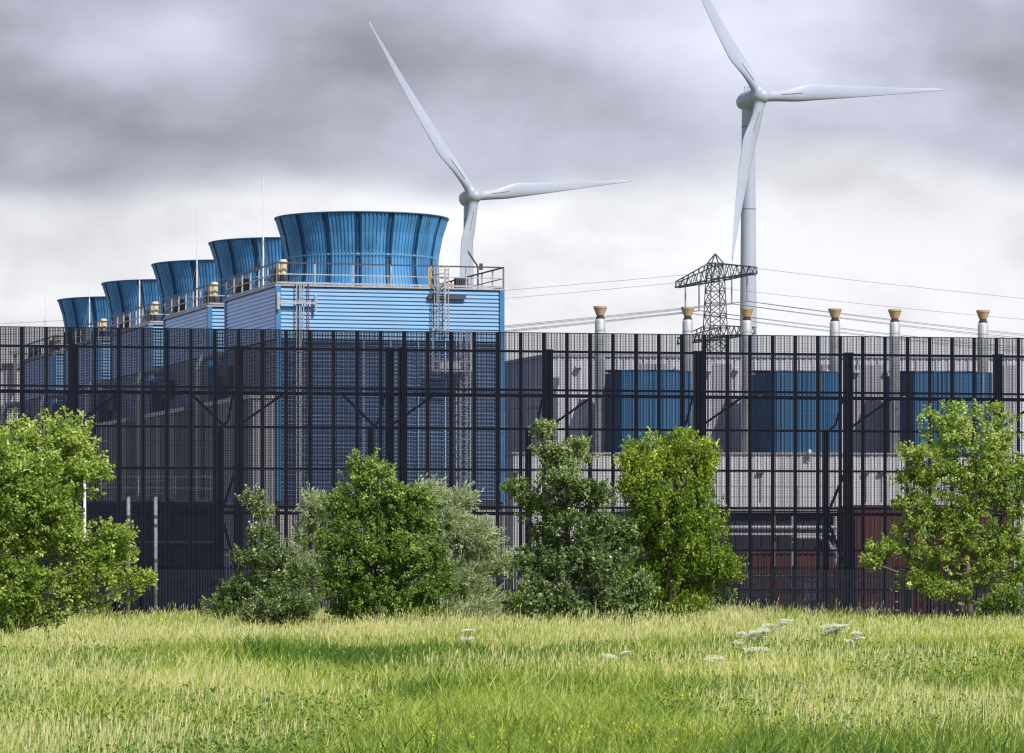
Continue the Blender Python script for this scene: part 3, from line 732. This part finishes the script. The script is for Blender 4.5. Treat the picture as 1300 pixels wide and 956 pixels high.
# extras only on the nearest tower
def caged_ladder(parent, x, z0, z1, cage, mt):
    m = MB(); y = -.30
    for dx in (-.24, .24): m.b2(x+dx-.028, x+dx+.028, y-.03, y+.03, z0, z1)
    z = z0
    while z < z1: m.b2(x-.24, x+.24, y-.015, y+.015, z-.014, z+.014); z += .3
    if cage:
        z = z0+.2
        while z < z1:
            pts = [(x+.36*math.sin(a), y-.05-.36*(1-math.cos(a))*1.0, z) for a in [i*2*PI/12 for i in range(-5, 6)]]
            pts = [(x+.38*math.cos(a), y-.02-.7*math.sin(a), z) for a in [i*PI/8 for i in range(9)]]
            for a, b in zip(pts[:-1], pts[1:]): m.bar(a, b, .03, .05)
            z += 1.0
        for a in [i*PI/4 for i in range(5)]:
            q = (x+.38*math.cos(a), y-.02-.7*math.sin(a)); m.b2(q[0]-.016, q[0]+.016, q[1]-.016, q[1]+.016, z0+.2, z1)
    return m.build('ladder', mt, parent)
def xf(px): return (px-352)/(637-352)*W
caged_ladder(tw1, xf(557), 15.0, 18.65, True, M['galv'])
caged_ladder(tw1, xf(585), 6.2, 15.2, True, M['galv'])
m = MB(); zf = 13.0
m.b2(xf(541), xf(590), -1.25, -.14, zf, zf+.08)
for px in (541, 549, 565, 581, 590):
    m.b2(xf(px)-.03, xf(px)+.03, -1.25, -1.19, zf-.0, zf+2.3 if px in (541, 590) else zf+1.1)
for z in (.55, 1.1): m.b2(xf(541), xf(590), -1.25, -1.21, zf+z-.025, zf+z+.025)
m.b2(xf(549), xf(575), -1.27, -1.255, zf+.15, zf+.5)
m.build('landing_platform', M['galv'], tw1)
m = MB()
for dx in (-.19, -.03, .05, .19): m.b2(xf(379)+dx-.025, xf(379)+dx+.025, -.30, -.24, 3.0, 17.6)
z = 3.2
while z < 17.5: m.b2(xf(379)-.2, xf(379)+.2, -.33, -.31, z-.02, z+.02); z += .9
m.build('cable_tray', M['galv'], tw1)
m = MB(); m.tube([(xf(390), -.22, 3), (xf(390), -.22, 17.6)], .03, 6); m.build('pipe', M['redpipe'], tw1)
m = MB(); m.b2(xf(352)-.0, xf(398), -.40, -.30, 16.5, 16.62); m.b2(xf(397), xf(399.5), -.42, -.26, 16.1, 17.0); m.b2(-.1, .06, -.42, -.26, 16.2, 17.1); m.build('bracket_arm', M['galv'], tw1)
m = MB(); m.b2(xf(541), xf(589), -.28, -.14, 16.92, 17.14); m.build('strip_light', M['darksteel'], tw1)
m = MB(); m.b2(xf(545)-.04, xf(545)+.04, -.2, -.13, 17.55, 18.65)
for z in (18.0, 18.45): m.b2(xf(545), xf(566), -.24, -.19, z, z+.05)
m.build('safety_gate', M['yellow'], tw1)
m = MB(); m.tube([(xf(614), 1.2, ZT+.1), (xf(614), 1.2, ZT+1.35), (xf(602), 1.2, ZT+2.1), (xf(601), 1.2, ZT+2.2)], [.05, .05, .05, .03], 6); m.box((xf(618), 1.2, ZT+1.35), (.16, .16, .35)); m.build('davit_arm', M['darksteel'], tw1)
m = MB()
for k in range(7): m.b2(xf(590)+k*.1, xf(590)+k*.1+.06, 1.8, 2.3, ZT+.1, ZT+.78)
m.b2(xf(590), xf(590)+.7, 1.95, 2.2, ZT+.12, ZT+.72); m.build('slatted_unit', M['darksteel'], tw1)
m = MB(); m.b2(xf(568), xf(584), 1.5, 1.62, ZT+.35, ZT+.43)
for k in range(3): m.b2(xf(570+6*k), xf(571.5+6*k), 1.5, 1.6, ZT+.08, ZT+.36)
m.build('bench_frame', M['copper'], tw1)

# ------------------------------------------------------------------ service sheds along the towers
def ribs(m, x0, x1, y, z0, z1, p=.35, w_=.10, dep=.05, axis='x', sgn=-1):
    n = int((x1-x0)/p)
    for i in range(n):
        c = x0+(i+.5)*(x1-x0)/n
        if axis == 'x': m.b2(c-w_/2, c+w_/2, min(y, y+sgn*dep), max(y, y+sgn*dep), z0, z1)
        else: m.b2(min(y, y+sgn*dep), max(y, y+sgn*dep), c-w_/2, c+w_/2, z0, z1)
sh = empty('service_shed', '', 'shed', (0, 0, 0), ANG, 'grey sheds beside the cooling towers')
m = MB(); m.b2(-1.35, -.16, 0, 11.8, 0, 11.5); ribs(m, 0, 11.8, -1.35, 0, 11.5, .42, .14, .06, 'y'); ribs(m, -1.3, -.2, 0, 0, 11.5, .36, .12, .05)
m.build('wall', M['shed'], sh)
m = MB(); m.b2(-1.5, -.16, -.1, 11.95, 11.5, 11.72); m.build('roof', M['silver'], sh)
m = MB()
for yy_ in (0, 3, 6, 9, 11.8): m.b2(-2.3, -2.25, yy_, yy_+.05, 6.0, 7.6)
for z in (6.8, 7.55): m.b2(-2.3, -2.26, 0, 11.8, z, z+.045)
m.b2(-2.3, -1.42, 0, 11.8, 5.92, 6.0); m.build('walkway', M['galv'], sh)
SL = ['grey profiled shed at the foot of the nearest cooling tower', 'grey profiled shed beside the second cooling tower', 'grey profiled shed beside the middle cooling tower', 'grey profiled shed beside the fourth cooling tower', 'grey profiled shed beside the farthest cooling tower']
shs = [sh]+[copy_tree(sh) for _ in range(4)]
for k, t in enumerate(shs): t.location = P0+RD*PIT*k; t['label'] = SL[k]

# black wall on the left, behind the screen
bw = empty('black_wall', 'long near black sheet wall low down behind the left part of the screen', 'wall', Q0+fn*7, FA)
a0, a1 = ft(-160, 7), ft(284, 7)
m = MB(); m.b2(a0, a1, 0, .3, 0, 5.75); ribs(m, a0, a1, 0, 0, 5.75, .5, .12, .05); m.build('wall', M['blackwall'], bw)
m = MB(); m.b2(a0, a1, -.03, .35, 5.75, 5.85); m.build('coping', M['shed'], bw)
m = MB(); m.b2(ft(160, 6.8), a1, -.12, -.06, 3.75, 3.85); m.build('pipe', M['silver'], bw)
m = MB()
for k in range(14):
    x = a1-.5-k*1.8; m.b2(x-.02, x+.02, .1, .14, 5.85, 7.0)
for z in (6.4, 6.95): m.b2(a0, a1, .1, .14, z, z+.035)
m.build('handrail', M['galv'], bw)

# posts just in front of the fence on the left
def ground_post(px, ytop, label, bands):
    b = Q0+fd*ft(px, -3)-fn*3; z = HC-(ytop-HY)/F*b.y
    t = empty('pipe_post', label, 'post', (b.x, b.y, 0), group='upright pipes by the black fence')
    m = MB(); m.tube([(0, 0, 0), (0, 0, z)], .085, 12); m.tube([(0, 0, z), (0, 0, z+.05)], [.085, .04], 12); m.build('pipe', M['postgrey'], t, True)
    m = MB()
    for q in bands: m.tube([(0, 0, q-.07), (0, 0, q+.07)], .105, 12)
    m.build('clamp', M['darksteel'], t)
ground_post(163, 632, 'thin metal pipe post, left of two standing before the black wall', (4.6, 4.9))
ground_post(197.5, 632, 'thin metal pipe post, right of two standing before the black wall', (4.5, 4.9, 2.9, 1.3))
b = Q0+fd*ft(107.5, -6)-fn*6
lp = empty('street_lamp', 'white lamp post with a short curved arm behind the large left tree', 'street lamp', (b.x, b.y, 0))
m = MB(); zt = HC+(720-582)/F*b.y; m.tube([(0, 0, 0), (0, 0, 3), (0, 0, zt)], [.085, .07, .055], 12); m.build('pole', M['white'], lp, True)
m = MB(); m.tube([(0, 0, zt), (-.05, 0, zt+.2), (-.25, -.1, zt+.38), (-.45, -.15, zt+.42)], [.05, .045, .04, .035], 8); m.build('arm', M['white'], lp, True)
m = MB(); m.box((-.6, -.18, zt+.42), (.45, .18, .09)); m.box((-.6, -.18, zt+.37), (.36, .13, .03), 1); m.build('lamp_head', [M['galv'], M['white']], lp)

# far grey hall at the left edge
fh = empty('grey_hall', 'distant pale grey hall showing through the screen at the far left edge', 'building', (at(-150, 720, 330).x, 330, 0), .1)
m = MB(); m.b2(0, 14, 0, 30, 12.5, 19.3); ribs(m, 0, 14, 0, 12.5, 19.3, .8, .15, .08); m.build('upper_wall', M['lightwall'], fh)
m = MB(); m.b2(.1, 13.9, .1, 30, 0, 12.5); m.build('lower_wall', M['blackwall'], fh)
m = MB(); m.b2(-.2, 14.2, -.2, 30, 19.3, 19.7); m.build('roof', M['galv'], fh)
m = MB(); m.b2(-.1, 14.1, -.3, .02, 15.9, 16.2); m.b2(11, 11.2, -1, -.05, 17.5, 20.4); m.b2(10.6, 11.6, -1.2, -1, 20.4, 20.7); m.build('gutter', M['shed'], fh)

# ------------------------------------------------------------------ the hall on the right
HA = math.radians(5); BX = 0.3
hall = empty('data_hall', 'long lavender grey profiled hall behind the right half of the screen', 'building', (at(697, 720, 227).x, 227, 0), HA)
HL = 46; HZ = 14.75
# side wall runs along the row direction
sd = Matrix.Rotation(-HA, 3, 'Z') @ RD
m = MB(); LB = 60
def wallquad(m, a, b, z0, z1): m.add([(a[0], a[1], z0), (b[0], b[1], z0), (b[0], b[1], z1), (a[0], a[1], z1)], [(0, 1, 2, 3)])
e = (sd.x*LB, sd.y*LB)
wallquad(m, (HL, 0), (0, 0), 0, HZ); wallquad(m, (0, 0), e, 0, HZ); wallquad(m, e, (HL+e[0], e[1]), 0, HZ); wallquad(m, (HL+e[0], e[1]), (HL, 0), 0, HZ)
m.add([(0, 0, HZ), (HL, 0, HZ), (HL+e[0], e[1], HZ), (e[0], e[1], HZ)], [(0, 1, 2, 3)])
ribs(m, 0, HL, 0, 0, HZ, .38, .12, .05)
for i in range(150):
    c = sd*(i+.5)*.4; m.bar((c.x-.03, c.y, 0), (c.x-.03, c.y, HZ), .12, .05)
m.build('upper_wall', M['greywall'], hall)
m = MB(); m.b2(-.1, HL, -.12, .02, HZ-.02, HZ+.16); m.bar((0, 0, HZ+.07), (e[0], e[1], HZ+.07), .25, .18); m.build('roof_trim', M['silver'], hall)
m = MB(); m.b2(-2.6, HL, -6.2, -.1, 0, 8.95); ribs(m, -2.6, HL, -6.2, 0, 8.95, .5, .12, .03); m.build('lower_wall', M['lightwall'], hall)
m = MB(); m.b2(-2.7, HL, -6.32, -.1, 8.95, 9.05); m.build('ledge', M['silver'], hall)
def hx(px, back):   # local x on hall for a picture column at a given local y
    k = (px-CX)/F; o = hall.location; dx, dy = math.cos(HA), math.sin(HA)
    ox = o.x-back*math.sin(HA); oy = o.y+back*math.cos(HA)
    return (k*oy-ox)/(dx-k*dy)
for px, py in ((735, 466), (860, 468), (900, 470), (935, 469), (1050, 471), (1088, 471), (1126, 471), (1240, 472)):
    xx = hx(px, -.2); z = HC-(py-HY)/F*228
    m = MB(); m.b2(xx-.16, xx+.16, -.42, -.06, z-.10, z+.06); m.b2(xx+.02, xx+.05, -.10, -.055, z-3.2, z-.1); m.build('wall_lamp', M['white'], hall)
for px0, px1 in ((812, 846), (905, 930), (1040, 1058), (1083, 1122), (1270, 1290)):
    m = MB(); m.b2(hx(px0, -.1), hx(px1, -.1), -.10, -.055, 9.05, HZ-.4); ribs(m, hx(px0, -.1), hx(px1, -.1), -.10, 9.05, HZ-.4, .38, .1, .05); m.build('wall_panel', M['wall_dull'], hall)
for px in (655, 715, 800, 966, 1100, 1120, 1200):
    xx = hx(px, -6.3); m = MB(); m.b2(xx-.18, xx+.18, -6.5, -6.24, 7.9, 8.05); m.b2(xx-.02, xx+.02, -6.29, -6.24, 6.3, 7.9); m.build('wall_lamp', M['galv'], hall)
# dish
m = MB(); c = Vector((hx(1028, -6.5), -6.5, HC+(720-575)/F*221)); m.lathe([(0, .26), (.10, .17), (.17, 0), (.13, -.09), (0, -.12)], c, 14); m.tube([c-Vector((0, 0, .1)), c-Vector((0, -.2, .5))], .03, 6)
m.build('camera_dome', M['white'], hall, True)
# blue plant enclosures
def enclosure(px0, px1, label):
    x0, x1 = hx(px0, -5.9), hx(px1, -5.9); t = empty('plant_enclosure', label, 'equipment housing', hall.matrix_world @ Vector((0, 0, 0)), 0, 'blue plant housings on the ledge')
    t.location = hall.location+Vector((math.cos(HA)*x0+5.9*math.sin(HA), math.sin(HA)*x0-5.9*math.cos(HA), 9.05)); t.rotation_euler = (0, 0, HA)
    w_ = x1-x0; h = 4.55; D = 4.6; s_ = sd*D; m = MB()
    q = [(0, 0), (w_, 0), (w_+s_.x, s_.y), (s_.x, s_.y)]
    for a, b in zip(q, q[1:]+q[:1]): wallquad(m, b, a, 0, h)
    m.add([(*p, h) for p in q], [(0, 1, 2, 3)])
    ribs(m, 0, w_, 0, 0, h, .24, .09, .045)
    for i in range(18):
        c = sd*(i+.5)*D/18; m.bar((c.x-.02, c.y, 0), (c.x-.02, c.y, h), .09, .045)
    m.build('housing', M['bluebox'], t)
    for k in range(4):
        m = MB(); a = w_*k/4
        m.add([(a-.05, -.05, h+.02), (a+w_/4+.02, -.05, h+.02), (a+w_/4+s_.x, s_.y, h+.02), (a+s_.x, s_.y, h+.32), (a-.05, -.05, h+.10), ], [(0, 1, 2, 3), (0, 1, 4), (4, 1, 2, 3)])
        m.build('roof_panel', M['bluebox'], t)
    m = MB(); m.tube([(w_*.08-1.6, -.15, 0), (w_*.08-1.6, -.15, 3.0), (w_*.08-.9, -.15, 3.2)], .05, 6); m.build('pipe', M['galv'], t)
enclosure(790, 878, 'blue ribbed plant housing behind the yellow green tree, leftmost of three')
enclosure(979, 1065, 'blue ribbed plant housing standing between two pale flues, middle of three')
enclosure(1162, 1260, 'blue ribbed plant housing above the broad maple, rightmost of three')
# flues
def flue():
    t = empty('flue_stack', '', 'flue', (0, 0, 0), group='flues with tan caps rising above the hall')
    m = MB(); m.lathe([(0, 0), (.30, 0), (.30, 7.75), (.26, 7.9), (.24, 7.9)], n=24)
    m.build('pipe', M['silver'], t, True)
    for z in (1.2, 2.6, 4.0, 5.4, 6.4, 7.2):
        m = MB(); m.lathe([(.302, 0), (.318, .01), (.318, .04), (.302, .05)], (0, 0, z), 24); m.build('band', M['galv'], t)
    m = MB(); m.lathe([(.20, 0), (.27, .02), (.24, .12), (.19, .16), (.19, .3), (.0, .3)], (0, 0, 7.86), 20); m.build('neck', M['soot'], t)
    m = MB(); m.lathe([(.19, 0), (.22, .02), (.36, .40), (.385, .42), (.385, .53), (.33, .53), (.18, .08), (0, .08)], (0, 0, 8.06), 24); m.build('cap', M['cap'], t)
    return t
f0 = flue(); FX = [(762, 393), (873, 394), (948, 395), (1060, 396), (1136, 397), (1248, 398)]
FL = ['leftmost tan capped flue, alone left of the pylon', 'tan capped flue just left of the pylon', 'tan capped flue standing before the foot of the larger turbine tower',
      'tan capped flue right of the turbine tower, beside the middle blue housing', 'second tan capped flue from the right', 'rightmost tan capped flue, above the broad maple tree']
for i, (px, py) in enumerate(FX):
    t = f0 if i == 0 else copy_tree(f0)
    dd = 223.5; t.location = (at(px, 720, dd).x, dd, HC+(720-py+4)/F*dd-8.59); t['label'] = FL[i]

# ------------------------------------------------------------------ low works on the right: dark shed, red sheds, pipe rack
ds = empty('dark_shed', 'dark low plant shed behind the screen, left of the red sheds', 'shed', (at(800, 720, 209).x, 209, 0), HA)
wd = (1084-800)/F*209
m = MB(); m.b2(0, wd, 0, 6, 0, 5.6); ribs(m, 0, wd, 0, 0, 5.6, .45, .12, .05); m.build('wall', M['blackwall'], ds)
m = MB(); m.b2(-.1, wd+.1, -.5, 6, 5.6, 5.8); m.build('roof', M['silver'], ds)
m = MB()
for k in range(9): m.b2(k*wd/8-.02, k*wd/8+.02, -.45, -.41, 5.8, 6.9)
for z in (6.3, 6.85): m.b2(0, wd, -.45, -.41, z, z+.045)
m.build('handrail', M['galv'], ds)
def redshed(px0, px1, d, h, label):
    t = empty('red_shed', label, 'shed', (at(px0, 720, d).x, d, 0), HA, 'dark red ribbed sheds behind the screen')
    w_ = (px1-px0)/F*d; m = MB(); m.b2(0, w_, 0, 6, 0, h); ribs(m, 0, w_, 0, 0, h, .3, .12, .05); m.build('wall', M['red'], t)
    m = MB(); m.b2(-.08, w_+.08, -.12, 6.1, h, h+.14); m.build('roof', M['red'], t)
redshed(1086, 1290, 205, 5.7, 'taller dark red ribbed shed behind the broad maple tree')
redshed(938, 1078, 203, 3.3, 'lower dark red ribbed shed behind the pipe rack')
pr = empty('pipe_rack', 'galvanised pipe rack in front of the red shed, behind the screen', 'pipe rack', (at(905, 720, 199).x, 199, 0), HA)
wr = (1062-905)/F*199
for x in (0, .5*wr, (1008-905)/F*199, wr):
    m = MB(); m.b2(x-.09, x+.09, -.09, .09, 0, 5.2); m.build('post', M['silver'], pr)
m = MB(); m.b2(-.2, wr+.1, -.1, .1, 5.2, 5.38); m.build('beam', M['silver'], pr)
m = MB()
for z, r_ in ((4.6, .12), (4.25, .08), (2.1, .10)): m.tube([(0, -.3, z), (wr, -.3, z)], r_, 10)
m.tube([(wr*.66, -.5, 4.1), (wr*.85, -.5, 4.1), (wr*.92, -.5, 3.9), (wr*1.0, -.5, 3.1)], .13, 10); m.build('pipe', M['galv'], pr)
m = MB(); m.b2(wr*.72, wr*.86, -.7, -.3, .3, 1.9); m.b2(wr*.70, wr*.88, -.75, -.25, 1.9, 2.0); m.build('valve_box', M['shed'], pr)

# roof unit seen in the gap right of the tower
gp_ = empty('cable_bridge', 'dark pipe bridge between the nearest tower and the grey hall', 'pipe bridge', (at(636, 720, 214).x, 214, 0), HA)
m = MB(); m.b2(0, 2.6, 0, .4, 11.2, 11.35); m.b2(0, 2.6, 0, .4, 11.9, 12.02)
for k in range(7): m.b2(k*.42, k*.42+.06, 0, .06, 11.35, 11.9)
m.build('deck', M['darksteel'], gp_)
m = MB(); m.b2(.1, .25, .1, .25, 0, 11.2); m.b2(2.3, 2.45, .1, .25, 0, 11.2); m.build('post', M['galv'], gp_)

# ------------------------------------------------------------------ wind turbines
def turbine(label, hub, tower_px, d, tips, base_w, top_w, psi=25):
    hp = at(hub[0], hub[1], d); s = d/F; tx = (tower_px-CX)*s; a = math.radians(psi)
    axis = Vector((math.sin(a), -math.cos(a), .06)).normalized()      # from the tower towards the hub
    k = (hp.x-tx)/axis.x; tc_ = Vector((tx, d, 0)); H = hp-Vector((0, 0, 0))
    H = Vector((hp.x, d+axis.y*k, hp.z)); H.x = (hub[0]-CX)/F*H.y; H.z = HC-(hub[1]-HY)/F*H.y
    root = empty('wind_turbine', label, 'wind turbine', tc_, group='white wind turbines behind the works')
    def loc(p): return p-tc_
    m = MB(); zt = H.z-1.6; n = 9
    prof = [(base_w*s/2*(1-i/n)+top_w*s/2*i/n, zt*i/n) for i in range(n+1)]
    m.lathe(prof, n=40); tw = m.build('tower', M['turbine'], root, True)
    m = MB()
    for f in (.30, .42, .53, .64, .78, .955):
        r_ = base_w*s/2*(1-f)+top_w*s/2*f; m.lathe([(r_+.0, -.12), (r_+.05, -.08), (r_+.05, .08), (r_+.0, .12)], (0, 0, zt*f), 40)
    m.build('flange', M['turbine_dark'], tw)
    # nacelle
    hc = loc(H); back = hc-axis*(k+3.6); m = MB(); L_ = (hc-axis*1.6)-back
    pr_ = [(0, .05), (.04, 1.05), (.12, 1.75), (.3, 2.3), (.7, 2.45), (.93, 2.2), (1, 2.1)]
    m.tube([back+L_*t for t, _ in pr_], [max(.05, r_) for _, r_ in pr_], 20); na = m.build('nacelle', M['turbine'], root, True)
    m = MB(); b_ = back+L_*.45+Vector((0, 0, 2.0))
    for dx in (-.8, 0, .8): m.tube([b_+Vector((dx, 0, 0)), b_+Vector((dx, 0, 1.5))], .09, 6); m.box(b_+Vector((dx, 0, 1.5)), (.34, .34, .3))
    m.bar(b_+Vector((-.9, 0, .9)), b_+Vector((.9, 0, .9)), .09); m.build('weather_mast', M['galv'], na)
    m = MB(); m.tube([hc-axis*1.75, hc-axis*1.45], [1.95, 1.95], 24); m.build('gap_ring', M['turbine_dark'], na)
    m = MB(); q = [(-1.45, 2.1), (-.6, 2.25), (.6, 2.1), (1.5, 1.6), (2.1, .9), (2.3, .1)]
    m.tube([hc+axis*t for t, _ in q], [r_ for _, r_ in q], 20); m.build('hub', M['turbine'], root, True)
    e1 = Vector((math.cos(a), math.sin(a), 0)); 
    for (dx, dy) in tips:
        u = dx*s/math.cos(a)*(1.03 if dx > 0 else .96); tip = hc+e1*u+Vector((0, 0, dy*s))+axis*2.0
        dirv = (tip-hc); Ln = dirv.length; dv = dirv.normalized()
        cd = axis.cross(dv).normalized()       # chord direction in the rotor plane
        if abs(dx) > abs(dy):
            if cd.z < 0: cd = -cd
        else:
            if cd.x > 0: cd = -cd
        m = MB(); NS = 26; NPt = 14; base = 0
        for i in range(NS+1):
            t = i/NS; rr_ = t
            ch = 2.9+(4.3-2.9)*math.sin(min(1, max(0, (t-.06)/.20))*PI/2)**2 if t < .26 else 4.0*(1-(t-.26)/.74)**.95*.94+.16+.06*4
            if t >= .26: ch = 3.95*(1-((t-.26)/.74))**1.05+.36
            if t > .97: ch *= (1.02-t)/.05
            th = 2.8
            if t > .04: th = max(.12, 2.8*(1-(t-.04))**3.2)
            twist = math.radians(20)*(1-t)**2
            c1 = cd*math.cos(twist)+axis*math.sin(twist); c2 = axis*math.cos(twist)-cd*math.sin(twist)
            cen = hc+dv*(1.0+(Ln-1.0)*t)-axis*1.2*math.sin(t*PI)*.9
            off = .0 if t < .06 else (ch-2.9)*.5*min(1, (t-.06)/.2) if t < .26 else 0
            if t >= .26: off = ch/2-1.33*(1-(t-.26)/.74)-.12
            for k_ in range(NPt):
                an = 2*PI*k_/NPt; x_ = math.cos(an); y_ = math.sin(an)
                bl = min(1, max(0, (t-.04)/.18)); yy_ = y_*(1-bl*.55*max(0, x_))
                m.v.append(tuple(cen+c1*(x_*ch/2+off)+c2*(yy_*th/2)))
        for i in range(NS):
            for k_ in range(NPt):
                k2 = (k_+1) % NPt; m.f.append((i*NPt+k_, i*NPt+k2, (i+1)*NPt+k2, (i+1)*NPt+k_)); m.m.append(0)
        m.f.append(tuple(range(NPt))); m.m.append(0); m.f.append(tuple(NS*NPt+k_ for k_ in range(NPt))); m.m.append(0)
        bl_ = m.build('blade', M['turbine'], root, True)
        m = MB(); 
        for j in range(6):
            p, p2 = [hc+dv*(Ln*t_)+axis*(1.4*(1-(t_-.04))**3.2*.97-1.08*math.sin(t_*PI)+.13)+cd*(.1+.05*q_) for t_, q_ in ((.10+.02*j, j), (.10+.02*(j+1), j+1))]
            m.bar(p, p2, .20, .12)
        m.build('root_seal', M['turbine_dark'], bl_)
turbine('larger and nearer wind turbine on the right, one blade crossing its tower', (966, 122), 950, 1000, ((235, 20), (-116, 184), (-44, -211)), 27, 16.5)
turbine('smaller wind turbine behind the nearest blue cooling tower', (602, 249), 594.5, 1150, ((193, 27), (-140, 211), (-22, -205)), 22, 11.5)

# ------------------------------------------------------------------ pylon and power lines
PD = 620; pz = lambda py: HC-(py-HY)/F*PD; pxx = lambda px: (px-CX)/F*PD
pa = math.radians(-71)      # the arms run away to the left of the picture
pc = Vector((pxx(908), PD, 0))
py_ = empty('lattice_pylon', 'dark steel lattice power pylon left of the larger turbine', 'pylon', pc, 0)
ax = Vector((math.cos(pa), math.sin(pa), 0)); ay = Vector((-math.sin(pa), math.cos(pa), 0))
def half(z):
    zt = pz(333); zb = 0
    pts = [(0, 3.6), (pz(440), 1.55), (pz(362), 1.18), (pz(334), .95)]
    for (z0, w0), (z1, w1) in zip(pts[:-1], pts[1:]):
        if z <= z1: return w0+(w1-w0)*(z-z0)/(z1-z0)
    return .95
lv = [0, 6, 11.5, 16.5, 21, 25, 28.5, 31.7, 34.4]; z = 34.4
while z < pz(334)-1.4: z += 1.95; lv.append(z)
lv.append(pz(334))
m = MB(); T_ = .14
def cor(z, i):
    h = half(z); sx, sy = ((-1, -1), (1, -1), (1, 1), (-1, 1))[i]; return ax*sx*h+ay*sy*h+Vector((0, 0, z))
for z0, z1 in zip(lv[:-1], lv[1:]):
    for i in range(4):
        j = (i+1) % 4
        m.bar(cor(z0, i), cor(z1, i), .17); m.bar(cor(z0, i), cor(z1, j), T_*.7); m.bar(cor(z0, j), cor(z1, i), T_*.7); m.bar(cor(z1, i), cor(z1, j), T_*.7)
apex = Vector((0, 0, pz(322)))
for i in range(4): m.bar(cor(pz(334), i), apex, .16)
m.build('mast', M['pylon'], py_)
def arm(zlow, ztop_, reach, name='cross_arm'):
    m = MB()
    for sg in (-1, 1):
        tipb = ax*sg*reach+Vector((0, 0, zlow)); tipt = tipb+Vector((0, 0, .9))
        for sy in (-1, 1):
            h = half(zlow); r0 = ax*sg*h+ay*sy*h+Vector((0, 0, zlow)); h2 = half(ztop_); r1 = ax*sg*h2+ay*sy*h2+Vector((0, 0, ztop_))
            tb = tipb+ay*sy*.3; tt = tipt+ay*sy*.3
            m.bar(r0, tb, .28, .24); m.bar(r1, tt, .15); m.bar(tb, tt, .15); n = 6
            for k in range(n):
                f0_, f1_ = k/n, (k+1)/n; a = r0+(tb-r0)*f0_; b = r1+(tt-r1)*((f0_+f1_)/2); c = r0+(tb-r0)*f1_
                m.bar(a, b, .10); m.bar(b, c, .10)
        for k in range(7):
            f_ = k/6; h = half(zlow); a = (ax*sg*h+ay*h+Vector((0, 0, zlow)))*(1-f_)+(tipb+ay*.3)*f_; b = (ax*sg*h-ay*h+Vector((0, 0, zlow)))*(1-f_)+(tipb-ay*.3)*f_
            m.bar(a, b, .10)
    m.build(name, M['pylon'], py_)
R1 = 43*PD/F/math.cos(pa)
arm(pz(356), pz(335), R1); arm(pz(430), pz(414), R1*.95)
ins = []
for u_, l_ in ((-.78, 4.2), (-.42, 4.2), (.42, 4.0), (.80, 4.0)):
    p = ax*u_*R1+Vector((0, 0, pz(356)-.1)); q = p-Vector((0, 0, l_)); m = MB(); m.tube([p, q], .10, 6)
    for k in range(16): m.tube([q+Vector((0, 0, .25*k)), q+Vector((0, 0, .25*k+.08))], .17, 8)
    m.build('insulator', M['galv'], py_); ins.append(pc+q)
tips_ = [pc+ax*sg*R1+Vector((0, 0, pz(350))) for sg in (-1, 1)]
def cable(p, q, sag, label, r_=.05):
    pts = []
    for i in range(25):
        t = i/24; c = p.lerp(q, t); c.z -= sag*4*t*(1-t); pts.append(c)
    o = p.copy(); m = MB(); m.tube([c-o for c in pts], r_, 5)
    ob = m.build('power_cable', M['cable'], None, True); ob.location = o
    tag(ob, label, 'power cable', 'power cables hung from the pylon')
def span(p, nm, sag, r_):
    for sg, wd_ in ((-1, 'left'), (1, 'right')):
        cable(p, p+ay*sg*(350 if sg > 0 else 420)-Vector((0, 0, 0 if sg > 0 else 16)), sag, nm % wd_, r_)
span(tips_[0], 'thin earth cable running %s from the far left tip of the upper arm', 8, .03)
span(tips_[1], 'thin earth cable running %s from the near right tip of the upper arm', 8, .03)
for p, nm in zip(ins, ('outermost left insulator', 'inner left insulator', 'inner right insulator', 'outermost right insulator')):
    span(p, 'power cable running %%s from the %s of the pylon' % nm, 9, .042)
    span(p+Vector((.2, -.4, -.1)), 'twin power cable running %%s beside the one on the %s' % nm, 9.4, .034)
